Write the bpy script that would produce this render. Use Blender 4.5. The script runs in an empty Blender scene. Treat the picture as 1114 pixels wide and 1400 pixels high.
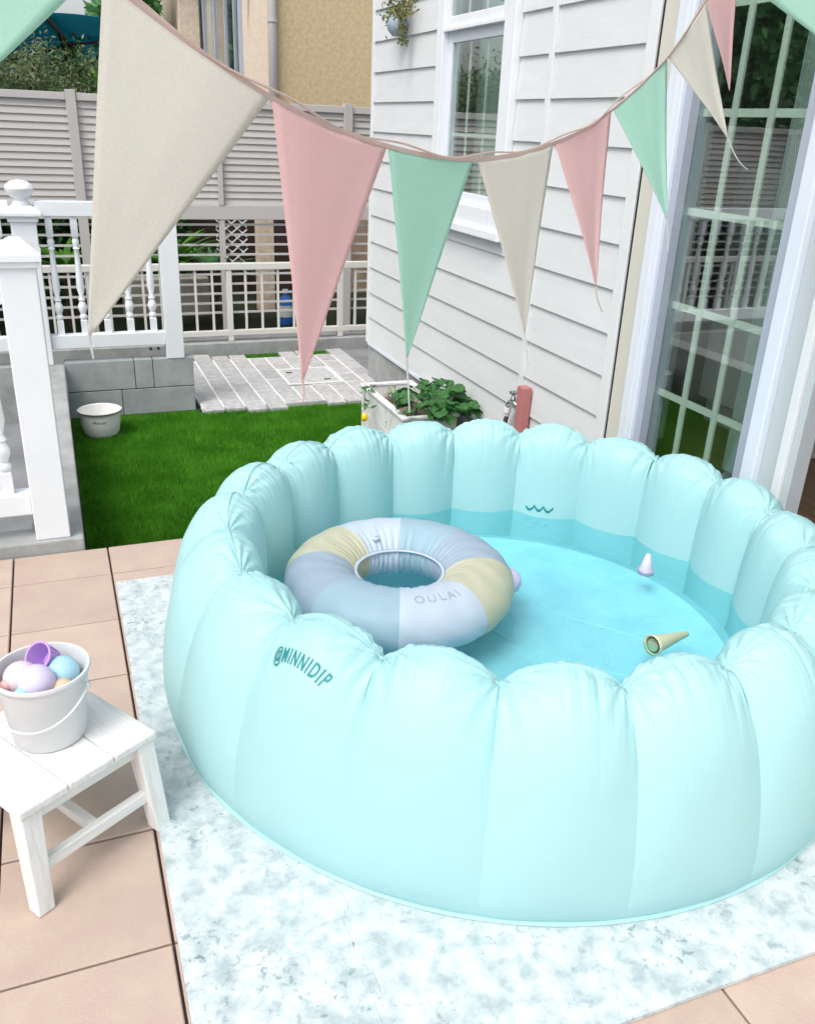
import bpy, bmesh, math, random
import numpy as np
from mathutils import Vector, Matrix, Euler
S = bpy.context.scene
C = S.collection
PI = math.pi
rng = np.random.default_rng(7)
random.seed(7)

# ---------------------------------------------------------------- camera
cam_data = bpy.data.cameras.new('camera')
cam = bpy.data.objects.new('camera', cam_data); C.objects.link(cam); S.camera = cam
Rw = Matrix(((0.931302, 0.112466, -0.346451), (-0.362012, 0.391025, -0.846196), (0.040303, 0.913483, 0.404876)))
cam.matrix_world = Matrix.Translation((0, 0, 1.4)) @ Rw.to_4x4()
cam_data.sensor_fit = 'VERTICAL'; cam_data.sensor_height = 24.0
cam_data.lens = 24.0 * 1190 / 1400
cam_data.clip_start = 0.05; cam_data.clip_end = 500

# ---------------------------------------------------------------- light
SUN_EL, SUN_AZ = math.radians(56), math.radians(-126)     # azimuth from +Y towards +X
w = bpy.data.worlds.new('World'); S.world = w; w.use_nodes = True
nt = w.node_tree; bg = nt.nodes['Background']
sky = nt.nodes.new('ShaderNodeTexSky'); sky.sky_type = 'NISHITA'; sky.sun_disc = False
sky.sun_elevation = SUN_EL; sky.sun_rotation = SUN_AZ
sky.air_density = 1.0; sky.dust_density = 4.0; sky.ozone_density = 1.0
hs = nt.nodes.new('ShaderNodeHueSaturation'); hs.inputs['Saturation'].default_value = 0.45
nt.links.new(sky.outputs[0], hs.inputs['Color']); nt.links.new(hs.outputs[0], bg.inputs[0])
bg.inputs[1].default_value = 0.15
sl = bpy.data.lights.new('sun', 'SUN'); sl.energy = 0.85; sl.angle = math.radians(25); sl.color = (1.0, 0.97, 0.92)
so = bpy.data.objects.new('sun', sl); C.objects.link(so)
sd = Vector((math.sin(SUN_AZ) * math.cos(SUN_EL), math.cos(SUN_AZ) * math.cos(SUN_EL), math.sin(SUN_EL)))
so.rotation_euler = sd.to_track_quat('Z', 'Y').to_euler(); so.location = (-3, -2, 6)
S.view_settings.view_transform = 'Standard'; S.view_settings.look = 'None'
S.view_settings.gamma = 1; S.view_settings.use_curve_mapping = False
S.view_settings.exposure = 0.68
S.render.engine = 'CYCLES'
S.cycles.max_bounces = 10; S.cycles.transparent_max_bounces = 12
S.cycles.caustics_reflective = False; S.cycles.caustics_refractive = False

# ---------------------------------------------------------------- materials
def mat(name, col, rough=0.6, spec=0.4, var=0.0, vscale=6.0, col2=None, bump=0.0, bscale=60.0, metal=0.0,
        transl=0.0, coat=0.0, stretch=None, objvar=0.0, detail=6.0, band=(0.35, 0.65)):
    m = bpy.data.materials.new(name); m.use_nodes = True
    n = m.node_tree.nodes; l = m.node_tree.links
    p = n['Principled BSDF']
    p.inputs['Base Color'].default_value = (*col, 1); p.inputs['Roughness'].default_value = rough
    p.inputs['Specular IOR Level'].default_value = spec; p.inputs['Metallic'].default_value = metal
    if coat: p.inputs['Coat Weight'].default_value = coat
    tc = n.new('ShaderNodeTexCoord'); src = tc.outputs['Object']
    if objvar:
        oi = n.new('ShaderNodeObjectInfo')
        ad = n.new('ShaderNodeVectorMath'); ad.operation = 'MULTIPLY_ADD'
        ad.inputs[1].default_value = (1, 1, 1)
        cx = n.new('ShaderNodeCombineXYZ')
        mu = n.new('ShaderNodeMath'); mu.operation = 'MULTIPLY'; mu.inputs[1].default_value = 37.0
        l.new(oi.outputs['Random'], mu.inputs[0])
        for k in range(3): l.new(mu.outputs[0], cx.inputs[k])
        l.new(src, ad.inputs[0]); l.new(cx.outputs[0], ad.inputs[2]); src = ad.outputs[0]
    if stretch:
        mp = n.new('ShaderNodeMapping'); mp.inputs['Scale'].default_value = stretch
        l.new(src, mp.inputs[0]); src = mp.outputs[0]
    base = None
    if var or col2:
        nz = n.new('ShaderNodeTexNoise'); nz.inputs['Scale'].default_value = vscale; nz.inputs['Detail'].default_value = detail
        nz.inputs['Roughness'].default_value = 0.6
        l.new(src, nz.inputs['Vector'])
        cr = n.new('ShaderNodeValToRGB'); cr.color_ramp.elements[0].position = band[0]; cr.color_ramp.elements[1].position = band[1]
        c2 = col2 or tuple(c * (1 - var) for c in col)
        cr.color_ramp.elements[0].color = (*c2, 1); cr.color_ramp.elements[1].color = (*col, 1)
        l.new(nz.outputs[0], cr.inputs[0]); base = cr.outputs[0]
    if objvar:
        hv = n.new('ShaderNodeHueSaturation')
        ma = n.new('ShaderNodeMapRange'); ma.inputs['To Min'].default_value = 1 - objvar; ma.inputs['To Max'].default_value = 1 + objvar
        l.new(oi.outputs['Random'], ma.inputs[0]); l.new(ma.outputs[0], hv.inputs['Value'])
        if base: l.new(base, hv.inputs['Color'])
        else: hv.inputs['Color'].default_value = (*col, 1)
        base = hv.outputs[0]
    if base: l.new(base, p.inputs['Base Color'])
    if bump:
        b2 = n.new('ShaderNodeTexNoise'); b2.inputs['Scale'].default_value = bscale; b2.inputs['Detail'].default_value = 4
        l.new(src, b2.inputs['Vector'])
        bp = n.new('ShaderNodeBump'); bp.inputs['Strength'].default_value = bump; bp.inputs['Distance'].default_value = 0.004
        l.new(b2.outputs[0], bp.inputs['Height']); l.new(bp.outputs[0], p.inputs['Normal'])
    if transl:
        t = n.new('ShaderNodeBsdfTranslucent'); mx = n.new('ShaderNodeMixShader'); mx.inputs[0].default_value = transl
        t.inputs[0].default_value = (*col, 1)
        if base: l.new(base, t.inputs[0])
        l.new(p.outputs[0], mx.inputs[1]); l.new(t.outputs[0], mx.inputs[2])
        l.new(mx.outputs[0], n['Material Output'].inputs[0])
    return m

M = {}
M['tile'] = mat('terracotta_tile', (0.52, 0.41, 0.335), 0.55, 0.3, vscale=9, col2=(0.47, 0.36, 0.305), bump=0.25, bscale=220, objvar=0.07)
M['grout'] = mat('grout', (0.13, 0.095, 0.09), 0.9, 0.2, var=0.3, vscale=30)
M['concrete'] = mat('concrete', (0.40, 0.415, 0.41), 0.85, 0.2, var=0.3, vscale=7, bump=0.5, bscale=150)
M['block'] = mat('concrete_block', (0.38, 0.42, 0.42), 0.9, 0.2, var=0.22, vscale=8, bump=0.8, bscale=260, objvar=0.07)
M['yard'] = mat('yard_concrete', (0.27, 0.28, 0.29), 0.9, 0.2, var=0.3, vscale=3, bump=0.4, bscale=60)
M['paver'] = mat('paver', (0.52, 0.52, 0.52), 0.85, 0.2, var=0.28, vscale=26, bump=0.8, bscale=180, objvar=0.09)
M['sand'] = mat('jointing_sand', (0.82, 0.82, 0.80), 0.9, 0.2, var=0.12, vscale=40)
M['soil'] = mat('soil', (0.035, 0.045, 0.025), 0.95, 0.1, var=0.4, vscale=25, bump=0.6, bscale=90)
M['white_paint'] = mat('white_paint', (0.80, 0.83, 0.86), 0.42, 0.4, var=0.05, vscale=5, bump=0.06, bscale=80)
M['siding'] = mat('siding_paint', (0.69, 0.71, 0.72), 0.6, 0.3, var=0.05, vscale=3, bump=0.22, bscale=30, stretch=(30, 1.2, 9), objvar=0.015)
M['trim'] = mat('trim_paint', (0.75, 0.765, 0.775), 0.5, 0.4, var=0.04, vscale=4)
M['cream'] = mat('cream_pipe', (0.62, 0.60, 0.53), 0.5, 0.4)
M['frame_blue'] = mat('window_vinyl', (0.72, 0.77, 0.85), 0.35, 0.5)
M['frame_grey'] = mat('door_stile_vinyl', (0.42, 0.46, 0.54), 0.4, 0.5)
M['screen_grey'] = mat('screen_frame_grey', (0.50, 0.54, 0.56), 0.45, 0.4)
M['black'] = mat('black_and_shade', (0.02, 0.02, 0.02), 0.8)  # flat black for dark parts, also stands for shade in gaps
M['grille'] = mat('grille_cream', (0.88, 0.88, 0.80), 0.4, 0.4)
M['louvre'] = mat('louvre_aluminium', (0.50, 0.48, 0.465), 0.5, 0.4, objvar=0.03)
M['rail_cream'] = mat('cream_aluminium', (0.68, 0.67, 0.62), 0.4, 0.5)
M['stucco'] = mat('yellow_stucco', (0.66, 0.52, 0.32), 0.9, 0.2, var=0.22, vscale=24, bump=1.0, bscale=70)
M['stucco_pale'] = mat('pale_stucco', (0.80, 0.67, 0.53), 0.9, 0.2, var=0.2, vscale=24, bump=1.0, bscale=70)
M['wood_floor'] = mat('oak_floor', (0.17, 0.10, 0.055), 0.35, 0.5, var=0.45, vscale=3, stretch=(14, 1, 1))
M['plaster'] = mat('plaster', (0.70, 0.72, 0.72), 0.8, 0.2)
M['curtain'] = mat('curtain', (0.66, 0.72, 0.70), 0.9, 0.1, transl=0.3)
M['dark_wood'] = mat('brown_pole', (0.045, 0.026, 0.02), 0.6)
M['teal_cloth'] = mat('teal_cloth', (0.02, 0.30, 0.38), 0.8, 0.2, transl=0.5)
for _k, _st in (('stool', (16, 1.6, 16)), ('stool_x', (1.6, 16, 16)), ('stool_leg', (16, 16, 1.6))):
    M[_k] = mat('whitewashed_wood_' + _k, (0.78, 0.78, 0.765), 0.7, 0.25, col2=(0.66, 0.65, 0.62), vscale=4, stretch=_st, bump=0.3, bscale=9, band=(0.3, 0.55), objvar=0.02)
M['bucket'] = mat('bucket_plastic', (0.72, 0.73, 0.74), 0.35, 0.5, var=0.05, vscale=8, transl=0.08)
M['enamel'] = mat('white_enamel', (0.80, 0.80, 0.78), 0.2, 0.6)
M['enamel_rim'] = mat('dark_enamel_rim', (0.10, 0.10, 0.11), 0.3, 0.5)
M['ink'] = mat('grey_print', (0.06, 0.07, 0.07), 0.6)
M['teal_ink'] = mat('teal_print', (0.02, 0.24, 0.25), 0.5)
M['ring_ink'] = mat('pale_grey_print', (0.34, 0.40, 0.48), 0.5)
M['red_post'] = mat('faded_red_post', (0.50, 0.20, 0.19), 0.7, 0.3, var=0.15, vscale=20, bump=0.3, bscale=100)
M['chrome'] = mat('chrome', (0.62, 0.62, 0.66), 0.2, 0.6, metal=0.9)
M['planter'] = mat('planter_paint', (0.74, 0.75, 0.75), 0.7, 0.3, var=0.25, vscale=14, bump=0.3, bscale=60, band=(0.3, 0.5))
M['glassware'] = mat('frosted_blue_glass', (0.42, 0.53, 0.62), 0.15, 0.7, transl=0.3)
M['yellow_fruit'] = mat('yellow_fruit', (0.85, 0.60, 0.02), 0.35)
M['pink_flower'] = mat('pink_petal', (0.8, 0.35, 0.28), 0.6)
def leafmat(name, a, b): return mat(name, a, 0.5, 0.35, vscale=5, col2=b, transl=0.25, detail=3)
M['leaf_lime'] = leafmat('leaf_lime', (0.16, 0.42, 0.035), (0.05, 0.20, 0.02))
M['leaf_dark'] = leafmat('leaf_dark', (0.05, 0.17, 0.03), (0.02, 0.08, 0.02))
M['leaf_olive'] = leafmat('leaf_olive', (0.38, 0.45, 0.24), (0.08, 0.16, 0.06))
M['leaf_mid'] = leafmat('leaf_mid', (0.15, 0.36, 0.13), (0.06, 0.20, 0.06))
M['leaf_deep'] = leafmat('leaf_deep', (0.07, 0.22, 0.06), (0.03, 0.11, 0.03))
M['leaf_dry'] = leafmat('leaf_dry', (0.30, 0.27, 0.10), (0.10, 0.14, 0.04))
M['bark'] = mat('bark', (0.10, 0.07, 0.05), 0.9, 0.1, var=0.4, vscale=12)
M['blue_plastic'] = mat('blue_plastic', (0.03, 0.16, 0.55), 0.5)
M['white_plastic'] = mat('white_plastic', (0.75, 0.75, 0.75), 0.4)
M['terracotta'] = mat('terracotta', (0.40, 0.14, 0.06), 0.8)
VINYL = (0.505, 0.81, 0.825)
def vinyl(name, col, tl=0.3, rough=0.42):
    m = mat(name, col, rough, 0.32, var=0.03, vscale=3, transl=tl, bump=0.05, bscale=20)
    return m
M['vinyl'] = vinyl('pool_vinyl', VINYL)
M['vinyl_floor'] = mat('pool_floor_vinyl', (0.50, 0.74, 0.79), 0.4, 0.4, col2=(0.38, 0.62, 0.70), vscale=5, bump=1.0, bscale=7)
def cloth(name, col):
    m = mat(name, col, 0.9, 0.1, var=0.07, vscale=420, transl=0.6, bump=0.2, bscale=900)
    return m
M['cloth_beige'] = cloth('linen_beige', (0.86, 0.84, 0.775))
M['cloth_pink'] = cloth('linen_pink', (0.95, 0.73, 0.72))
M['cloth_mint'] = cloth('linen_mint', (0.64, 0.90, 0.79))
M['tape'] = cloth('bunting_tape', (0.78, 0.66, 0.61))
M['thread'] = cloth('white_thread', (0.78, 0.78, 0.76))
M['r_blue'] = vinyl('ring_blue', (0.42, 0.60, 0.70), 0.3)
M['r_lav'] = vinyl('ring_lavender', (0.44, 0.54, 0.66), 0.3)
M['r_yel'] = vinyl('ring_yellow', (0.68, 0.67, 0.50), 0.3)
M['r_white'] = vinyl('ring_white', (0.66, 0.75, 0.86), 0.3)
for k, c in dict(pink=(0.84, 0.68, 0.74), lav=(0.70, 0.64, 0.84), blue=(0.42, 0.72, 0.84), orange=(0.78, 0.60, 0.42),
                 mint=(0.42, 0.78, 0.72), purple=(0.55, 0.33, 0.72), red=(0.80, 0.45, 0.42)).items():
    M['toy_' + k] = mat('toy_' + k, c, 0.4, 0.4, transl=0.12)
M['cone_yellow'] = mat('cone_yellow', (0.66, 0.63, 0.42), 0.5)
M['cone_shade'] = mat('cone_inner_shade', (0.44, 0.43, 0.29), 0.7)  # darker cone yellow, shade of the hollow put into the colour
M['cone_white'] = mat('cone_white', (0.70, 0.62, 0.74), 0.4)
M['cone_pink'] = mat('cone_pink', (0.62, 0.38, 0.50), 0.4)
def marble():
    m = bpy.data.materials.new('marble_foam'); m.use_nodes = True; n = m.node_tree.nodes; l = m.node_tree.links
    p = n['Principled BSDF']; p.inputs['Roughness'].default_value = 0.5
    tc = n.new('ShaderNodeTexCoord')
    a = n.new('ShaderNodeTexNoise'); a.inputs['Scale'].default_value = 24; a.inputs['Detail'].default_value = 8; a.inputs['Roughness'].default_value = 0.62; a.inputs['Distortion'].default_value = 0.2
    b = n.new('ShaderNodeTexNoise'); b.inputs['Scale'].default_value = 70; b.inputs['Detail'].default_value = 4; b.inputs['Distortion'].default_value = 0.3
    c = n.new('ShaderNodeTexNoise'); c.inputs['Scale'].default_value = 4; c.inputs['Detail'].default_value = 3
    for t in (a, b, c): l.new(tc.outputs['Object'], t.inputs['Vector'])
    ra = n.new('ShaderNodeValToRGB'); ra.color_ramp.elements[0].position = 0.34; ra.color_ramp.elements[0].color = (0.35, 0.43, 0.45, 1)
    ra.color_ramp.elements[1].position = 0.57; ra.color_ramp.elements[1].color = (0.575, 0.625, 0.635, 1)
    l.new(a.outputs[0], ra.inputs[0])
    rb = n.new('ShaderNodeValToRGB'); rb.color_ramp.elements[0].position = 0.33; rb.color_ramp.elements[0].color = (0.42, 0.50, 0.53, 1)
    rb.color_ramp.elements[1].position = 0.42; rb.color_ramp.elements[1].color = (1, 1, 1, 1)
    l.new(b.outputs[0], rb.inputs[0])
    mx = n.new('ShaderNodeMix'); mx.data_type = 'RGBA'; mx.blend_type = 'MULTIPLY'
    rc = n.new('ShaderNodeMapRange'); rc.inputs['From Min'].default_value = 0.4; rc.inputs['From Max'].default_value = 0.62; l.new(c.outputs[0], rc.inputs[0])
    l.new(rc.outputs[0], mx.inputs['Factor']); l.new(ra.outputs[0], mx.inputs['A']); l.new(rb.outputs[0], mx.inputs['B'])
    l.new(mx.outputs['Result'], p.inputs['Base Color'])
    bp = n.new('ShaderNodeBump'); bp.inputs['Strength'].default_value = 0.15; bp.inputs['Distance'].default_value = 0.003
    l.new(b.outputs[0], bp.inputs['Height']); l.new(bp.outputs[0], p.inputs['Normal'])
    return m
M['marble'] = marble()
def glassy(name, tint, refl_col=(1, 1, 1), ior=1.45, extra=0.0, bump=0.0, bscale=4.0, rough=0.0):
    m = bpy.data.materials.new(name); m.use_nodes = True; n = m.node_tree.nodes; l = m.node_tree.links
    n.remove(n['Principled BSDF'])
    t = n.new('ShaderNodeBsdfTransparent'); t.inputs[0].default_value = (*tint, 1)
    g = n.new('ShaderNodeBsdfGlossy'); g.inputs['Roughness'].default_value = rough; g.inputs[0].default_value = (*refl_col, 1)
    f = n.new('ShaderNodeMath'); f.operation = 'MULTIPLY_ADD'; f.inputs[1].default_value = 0.9; f.inputs[2].default_value = ((ior - 1) / (ior + 1)) ** 2
    lw = n.new('ShaderNodeLayerWeight'); lw.inputs['Blend'].default_value = 0.5
    pw = n.new('ShaderNodeMath'); pw.operation = 'POWER'; pw.inputs[1].default_value = 4.5
    l.new(lw.outputs['Facing'], pw.inputs[0]); l.new(pw.outputs[0], f.inputs[0])
    mx = n.new('ShaderNodeMixShader')
    ad = n.new('ShaderNodeMath'); ad.operation = 'ADD'; ad.inputs[1].default_value = extra; ad.use_clamp = True
    l.new(f.outputs[0], ad.inputs[0]); l.new(ad.outputs[0], mx.inputs[0])
    l.new(t.outputs[0], mx.inputs[1]); l.new(g.outputs[0], mx.inputs[2]); l.new(mx.outputs[0], n['Material Output'].inputs[0])
    if bump:
        tc = n.new('ShaderNodeTexCoord'); nz = n.new('ShaderNodeTexNoise'); nz.inputs['Scale'].default_value = bscale; nz.inputs['Detail'].default_value = 3
        bp = n.new('ShaderNodeBump'); bp.inputs['Strength'].default_value = bump; bp.inputs['Distance'].default_value = 0.02
        l.new(tc.outputs['Object'], nz.inputs['Vector']); l.new(nz.outputs[0], bp.inputs['Height'])
        l.new(bp.outputs[0], g.inputs['Normal']); l.new(bp.outputs[0], lw.inputs['Normal'])
    return m
M['glass'] = glassy('window_glass', (0.90, 0.97, 0.945), ior=1.5, extra=0.13)
M['water'] = glassy('pool_water', (0.66, 0.92, 0.955), ior=1.33, bump=0.6, bscale=11)

# ---------------------------------------------------------------- mesh helpers
class MB:
    def __init__(s): s.v = []; s.f = []
    def add(s, v, f):
        o = len(s.v); s.v += [tuple(a) for a in v]; s.f += [tuple(i + o for i in q) for q in f]; return s
    def box(s, x0, x1, y0, y1, z0, z1):
        return s.add([(x0, y0, z0), (x1, y0, z0), (x1, y1, z0), (x0, y1, z0), (x0, y0, z1), (x1, y0, z1), (x1, y1, z1), (x0, y1, z1)],
                     [(0, 3, 2, 1), (4, 5, 6, 7), (0, 1, 5, 4), (1, 2, 6, 5), (2, 3, 7, 6), (3, 0, 4, 7)])
    def bar(s, a, b, w, h=None, up=(0, 0, 1)):
        h = h or w; a = Vector(a); b = Vector(b); d = (b - a).normalized(); u = Vector(up)
        if abs(d.dot(u)) > 0.98: u = Vector((1, 0, 0))
        x = d.cross(u).normalized(); y = x.cross(d).normalized()
        P = [a + x * sx * w / 2 + y * sy * h / 2 for sx, sy in ((-1, -1), (1, -1), (1, 1), (-1, 1))]
        Q = [p + (b - a) for p in P]
        return s.add(P + Q, [(0, 1, 2, 3), (7, 6, 5, 4), (0, 4, 5, 1), (1, 5, 6, 2), (2, 6, 7, 3), (3, 7, 4, 0)])
    def lathe(s, prof, seg=32, c=(0, 0, 0), closed=False):
        vs = []; fs = []; n = len(prof)
        for i in range(seg):
            a = 2 * PI * i / seg
            for r, z in prof: vs.append((c[0] + r * math.cos(a), c[1] + r * math.sin(a), c[2] + z))
        for i in range(seg):
            j = (i + 1) % seg
            for k in range(n - (0 if closed else 1)):
                k2 = (k + 1) % n
                fs.append((i * n + k, j * n + k, j * n + k2, i * n + k2))
        return s.add(vs, fs)
    def sqlathe(s, prof, c=(0, 0, 0)):
        vs = []; fs = []; n = len(prof)
        for sx, sy in ((-1, -1), (1, -1), (1, 1), (-1, 1)):
            for r, z in prof: vs.append((c[0] + r * sx, c[1] + r * sy, c[2] + z))
        for i in range(4):
            j = (i + 1) % 4
            for k in range(n - 1): fs.append((i * n + k, j * n + k, j * n + k + 1, i * n + k + 1))
        fs.append(tuple(i * n for i in (3, 2, 1, 0))); fs.append(tuple(i * n + n - 1 for i in range(4)))
        return s.add(vs, fs)
    def tube(s, pts, r, seg=8, rs=None):
        pts = [Vector(p) for p in pts]; vs = []; fs = []; N = len(pts); ref = Vector((0.3, 0.2, 0.93))
        for i, p in enumerate(pts):
            d = (pts[min(i + 1, N - 1)] - pts[max(i - 1, 0)]).normalized()
            x = d.cross(ref).normalized(); y = x.cross(d)
            rr = rs[i] if rs else r
            for k in range(seg):
                a = 2 * PI * k / seg; vs.append(p + (x * math.cos(a) + y * math.sin(a)) * rr)
        for i in range(N - 1):
            for k in range(seg):
                k2 = (k + 1) % seg; fs.append((i * seg + k, i * seg + k2, (i + 1) * seg + k2, (i + 1) * seg + k))
        fs.append(tuple(range(seg - 1, -1, -1))); fs.append(tuple((N - 1) * seg + k for k in range(seg)))
        return s.add(vs, fs)
    def build(s, name, m, parent=None, smooth=False, bevel=0.0, off=None, sharp=None):
        v = s.v
        if off: v = [(a - off[0], b - off[1], c - off[2]) for a, b, c in v]
        me = bpy.data.meshes.new(name); me.from_pydata(v, [], s.f); me.update()
        me.materials.append(m)
        if smooth:
            me.polygons.foreach_set('use_smooth', [True] * len(me.polygons))
            if sharp: me.set_sharp_from_angle(angle=math.radians(sharp))
        o = bpy.data.objects.new(name, me); C.objects.link(o)
        if off: o.location = off
        if parent: o.parent = parent
        if bevel:
            b = o.modifiers.new('bevel', 'BEVEL'); b.width = bevel; b.segments = 2; b.limit_method = 'ANGLE'
        return o
def link_mesh(name, me, parent=None, loc=(0, 0, 0)):
    o = bpy.data.objects.new(name, me); C.objects.link(o); o.location = loc
    if parent: o.parent = parent
    return o
def tag(o, label=None, cat=None, group=None, kind=None):
    if label: o['label'] = label
    if cat: o['category'] = cat
    if group: o['group'] = group
    if kind: o['kind'] = kind
    return o
def empty(name, label, cat, loc=(0, 0, 0), rz=0.0, group=None):
    o = bpy.data.objects.new(name, None); C.objects.link(o); o.empty_display_size = 0.05
    o.location = loc; o.rotation_euler = (0, 0, rz)
    return tag(o, label, cat, group)
def npmesh(name, verts, faces, m, parent=None, smooth=False):
    """faces: (n,3) or (n,4) int array"""
    verts = np.asarray(verts, np.float32); faces = np.asarray(faces, np.int32)
    me = bpy.data.meshes.new(name); nf, k = faces.shape
    me.vertices.add(len(verts)); me.vertices.foreach_set('co', verts.ravel())
    me.loops.add(nf * k); me.loops.foreach_set('vertex_index', faces.ravel())
    me.polygons.add(nf); me.polygons.foreach_set('loop_start', np.arange(0, nf * k, k, dtype=np.int32))
    me.polygons.foreach_set('loop_total', np.full(nf, k, np.int32))
    if smooth: me.polygons.foreach_set('use_smooth', np.ones(nf, bool))
    me.update(calc_edges=True); me.validate()
    me.materials.append(m)
    o = bpy.data.objects.new(name, me); C.objects.link(o)
    if parent: o.parent = parent
    return o
def leaves(name, pos, size, m, parent=None, up=0.3, aspect=0.5, drop=0.0):
    """leaf-shaped folded quads spread at pos"""
    n = len(pos); pos = np.asarray(pos)
    d = rng.normal(size=(n, 3)); d[:, 2] = d[:, 2] * 0.6 + up; d /= np.linalg.norm(d, axis=1)[:, None]
    q = rng.normal(size=(n, 3)); sd_ = np.cross(d, q); sd_ /= np.linalg.norm(sd_, axis=1)[:, None]
    nn = np.cross(d, sd_)
    L = size * rng.uniform(0.6, 1.3, n)[:, None]; W = L * aspect
    base = pos; tip = pos + d * L; tip[:, 2] -= drop * L[:, 0]
    l = pos + d * L * 0.45 + sd_ * W * 0.5 + nn * W * 0.2; r_ = pos + d * L * 0.45 - sd_ * W * 0.5 + nn * W * 0.2
    V = np.stack([base, l, tip, r_], 1).reshape(-1, 3)
    k = np.arange(n)[:, None] * 4
    F = np.concatenate([k + [0, 1, 2], k + [0, 2, 3]], 0)
    return npmesh(name, V, F, m, parent)
def clumps(n, c, r, nclump, tight=0.22):
    """points clustered inside an ellipsoid"""
    c = np.array(c); r = np.array(r)
    p = rng.normal(size=(nclump, 3)); p /= np.linalg.norm(p, axis=1)[:, None]; p *= rng.uniform(0.35, 1, (nclump, 1)) ** 0.5
    idx = rng.integers(0, nclump, n)
    return c + (p[idx] + rng.normal(size=(n, 3)) * tight) * r

# ================================================================ GROUND
def ground():
    g = MB().box(-60, 60, -60, 120, -0.6, -0.29).build('ground', M['yard']); tag(g, kind='structure')
    # terrace
    base = MB().box(-2.6, 2.015, -1.6, 2.94, -0.285, -0.012).build('terrace', M['grout']); tag(base, kind='structure')
    p = 0.304; gap = 0.0055
    cache = {}
    j = 0
    ys = [2.937] + [2.73 - p * k for k in range(14)]
    for j in range(len(ys) - 1):
        y1, y0 = ys[j], ys[j + 1]
        for i in range(-9, 7):
            x0 = 0.066 + p * i; x1 = x0 + p
            x1 = min(x1, 2.012)
            if x1 - x0 < 0.03: continue
            key = (round(x1 - x0, 3), round(y1 - y0, 3))
            if key not in cache:
                W, H = (x1 - x0) / 2 - gap / 2, (y1 - y0) / 2 - gap / 2
                b = 0.0025
                mb = MB().add([(-W, -H, -0.01), (W, -H, -0.01), (W, H, -0.01), (-W, H, -0.01),
                               (-W, -H, -b), (W, -H, -b), (W, H, -b), (-W, H, -b),
                               (-W + b, -H + b, 0), (W - b, -H + b, 0), (W - b, H - b, 0), (-W + b, H - b, 0)],
                              [(0, 1, 5, 4), (1, 2, 6, 5), (2, 3, 7, 6), (3, 0, 4, 7), (4, 5, 9, 8), (5, 6, 10, 9), (6, 7, 11, 10), (7, 4, 8, 11), (8, 9, 10, 11)])
                o = mb.build('tile', M['tile'], base); cache[key] = o.data
            else: o = link_mesh('tile', cache[key], base)
            o.location = ((x0 + x1) / 2, (y0 + y1) / 2, random.uniform(-0.0006, 0.0006))
    # lawn base
    lb = MB().box(-0.005, 2.03, 2.942, 6.70, -0.3, -0.284).build('lawn_soil', M['soil']); tag(lb, kind='structure')
    lb2 = MB().box(2.031, 3.4, 5.80, 6.70, -0.3, -0.284).build('side_path', M['yard']); tag(lb2, kind='structure')
ground()

def lawn():
    n = 420000
    x = rng.uniform(0.0, 2.02, n); y = rng.uniform(2.95, 6.66, n)
    # density falls where pavers lie (they sit in the lawn)
    keep = ~((x > 0.74) & (y > 5.26) & (y < 6.52))
    keep &= ~((x < 0.75) & (y > 5.32))
    keep &= rng.uniform(size=n) < np.where(y > 6.4, 0.5, 1.0)
    # no blades under the hidden middle of the pool side planter
    keep &= ~((x > 1.60) & (x < 1.97) & (y > 4.05) & (y < 4.80))
    keep &= ((x - 0.15) ** 2 + (y - 5.01) ** 2) > 0.088 ** 2
    x = x[keep]; y = y[keep]; n = len(x)
    h = rng.uniform(0.014, 0.030, n); a = rng.uniform(0, 2 * PI, n); wd = rng.uniform(0.0012, 0.0022, n)
    lean = rng.uniform(0.0, 0.018, n); la = rng.uniform(0, 2 * PI, n)
    z0 = -0.284
    V = np.empty((n, 3, 3))
    V[:, 0] = np.stack([x - wd * np.cos(a), y - wd * np.sin(a), np.full(n, z0)], 1)
    V[:, 1] = np.stack([x + wd * np.cos(a), y + wd * np.sin(a), np.full(n, z0)], 1)
    V[:, 2] = np.stack([x + lean * np.cos(la), y + lean * np.sin(la), z0 + h], 1)
    m = mat('turf', (0.10, 0.34, 0.02), 0.5, 0.3, vscale=5, col2=(0.06, 0.25, 0.01), transl=0.25, detail=12, band=(0.40, 0.60))
    nd = m.node_tree.nodes; lk = m.node_tree.links
    o = npmesh('artificial_turf', V.reshape(-1, 3), np.arange(n * 3).reshape(-1, 3), m)
    tag(o, 'green artificial turf lawn between the terrace and the grey pavers', 'artificial turf', kind='stuff')
lawn()

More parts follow.
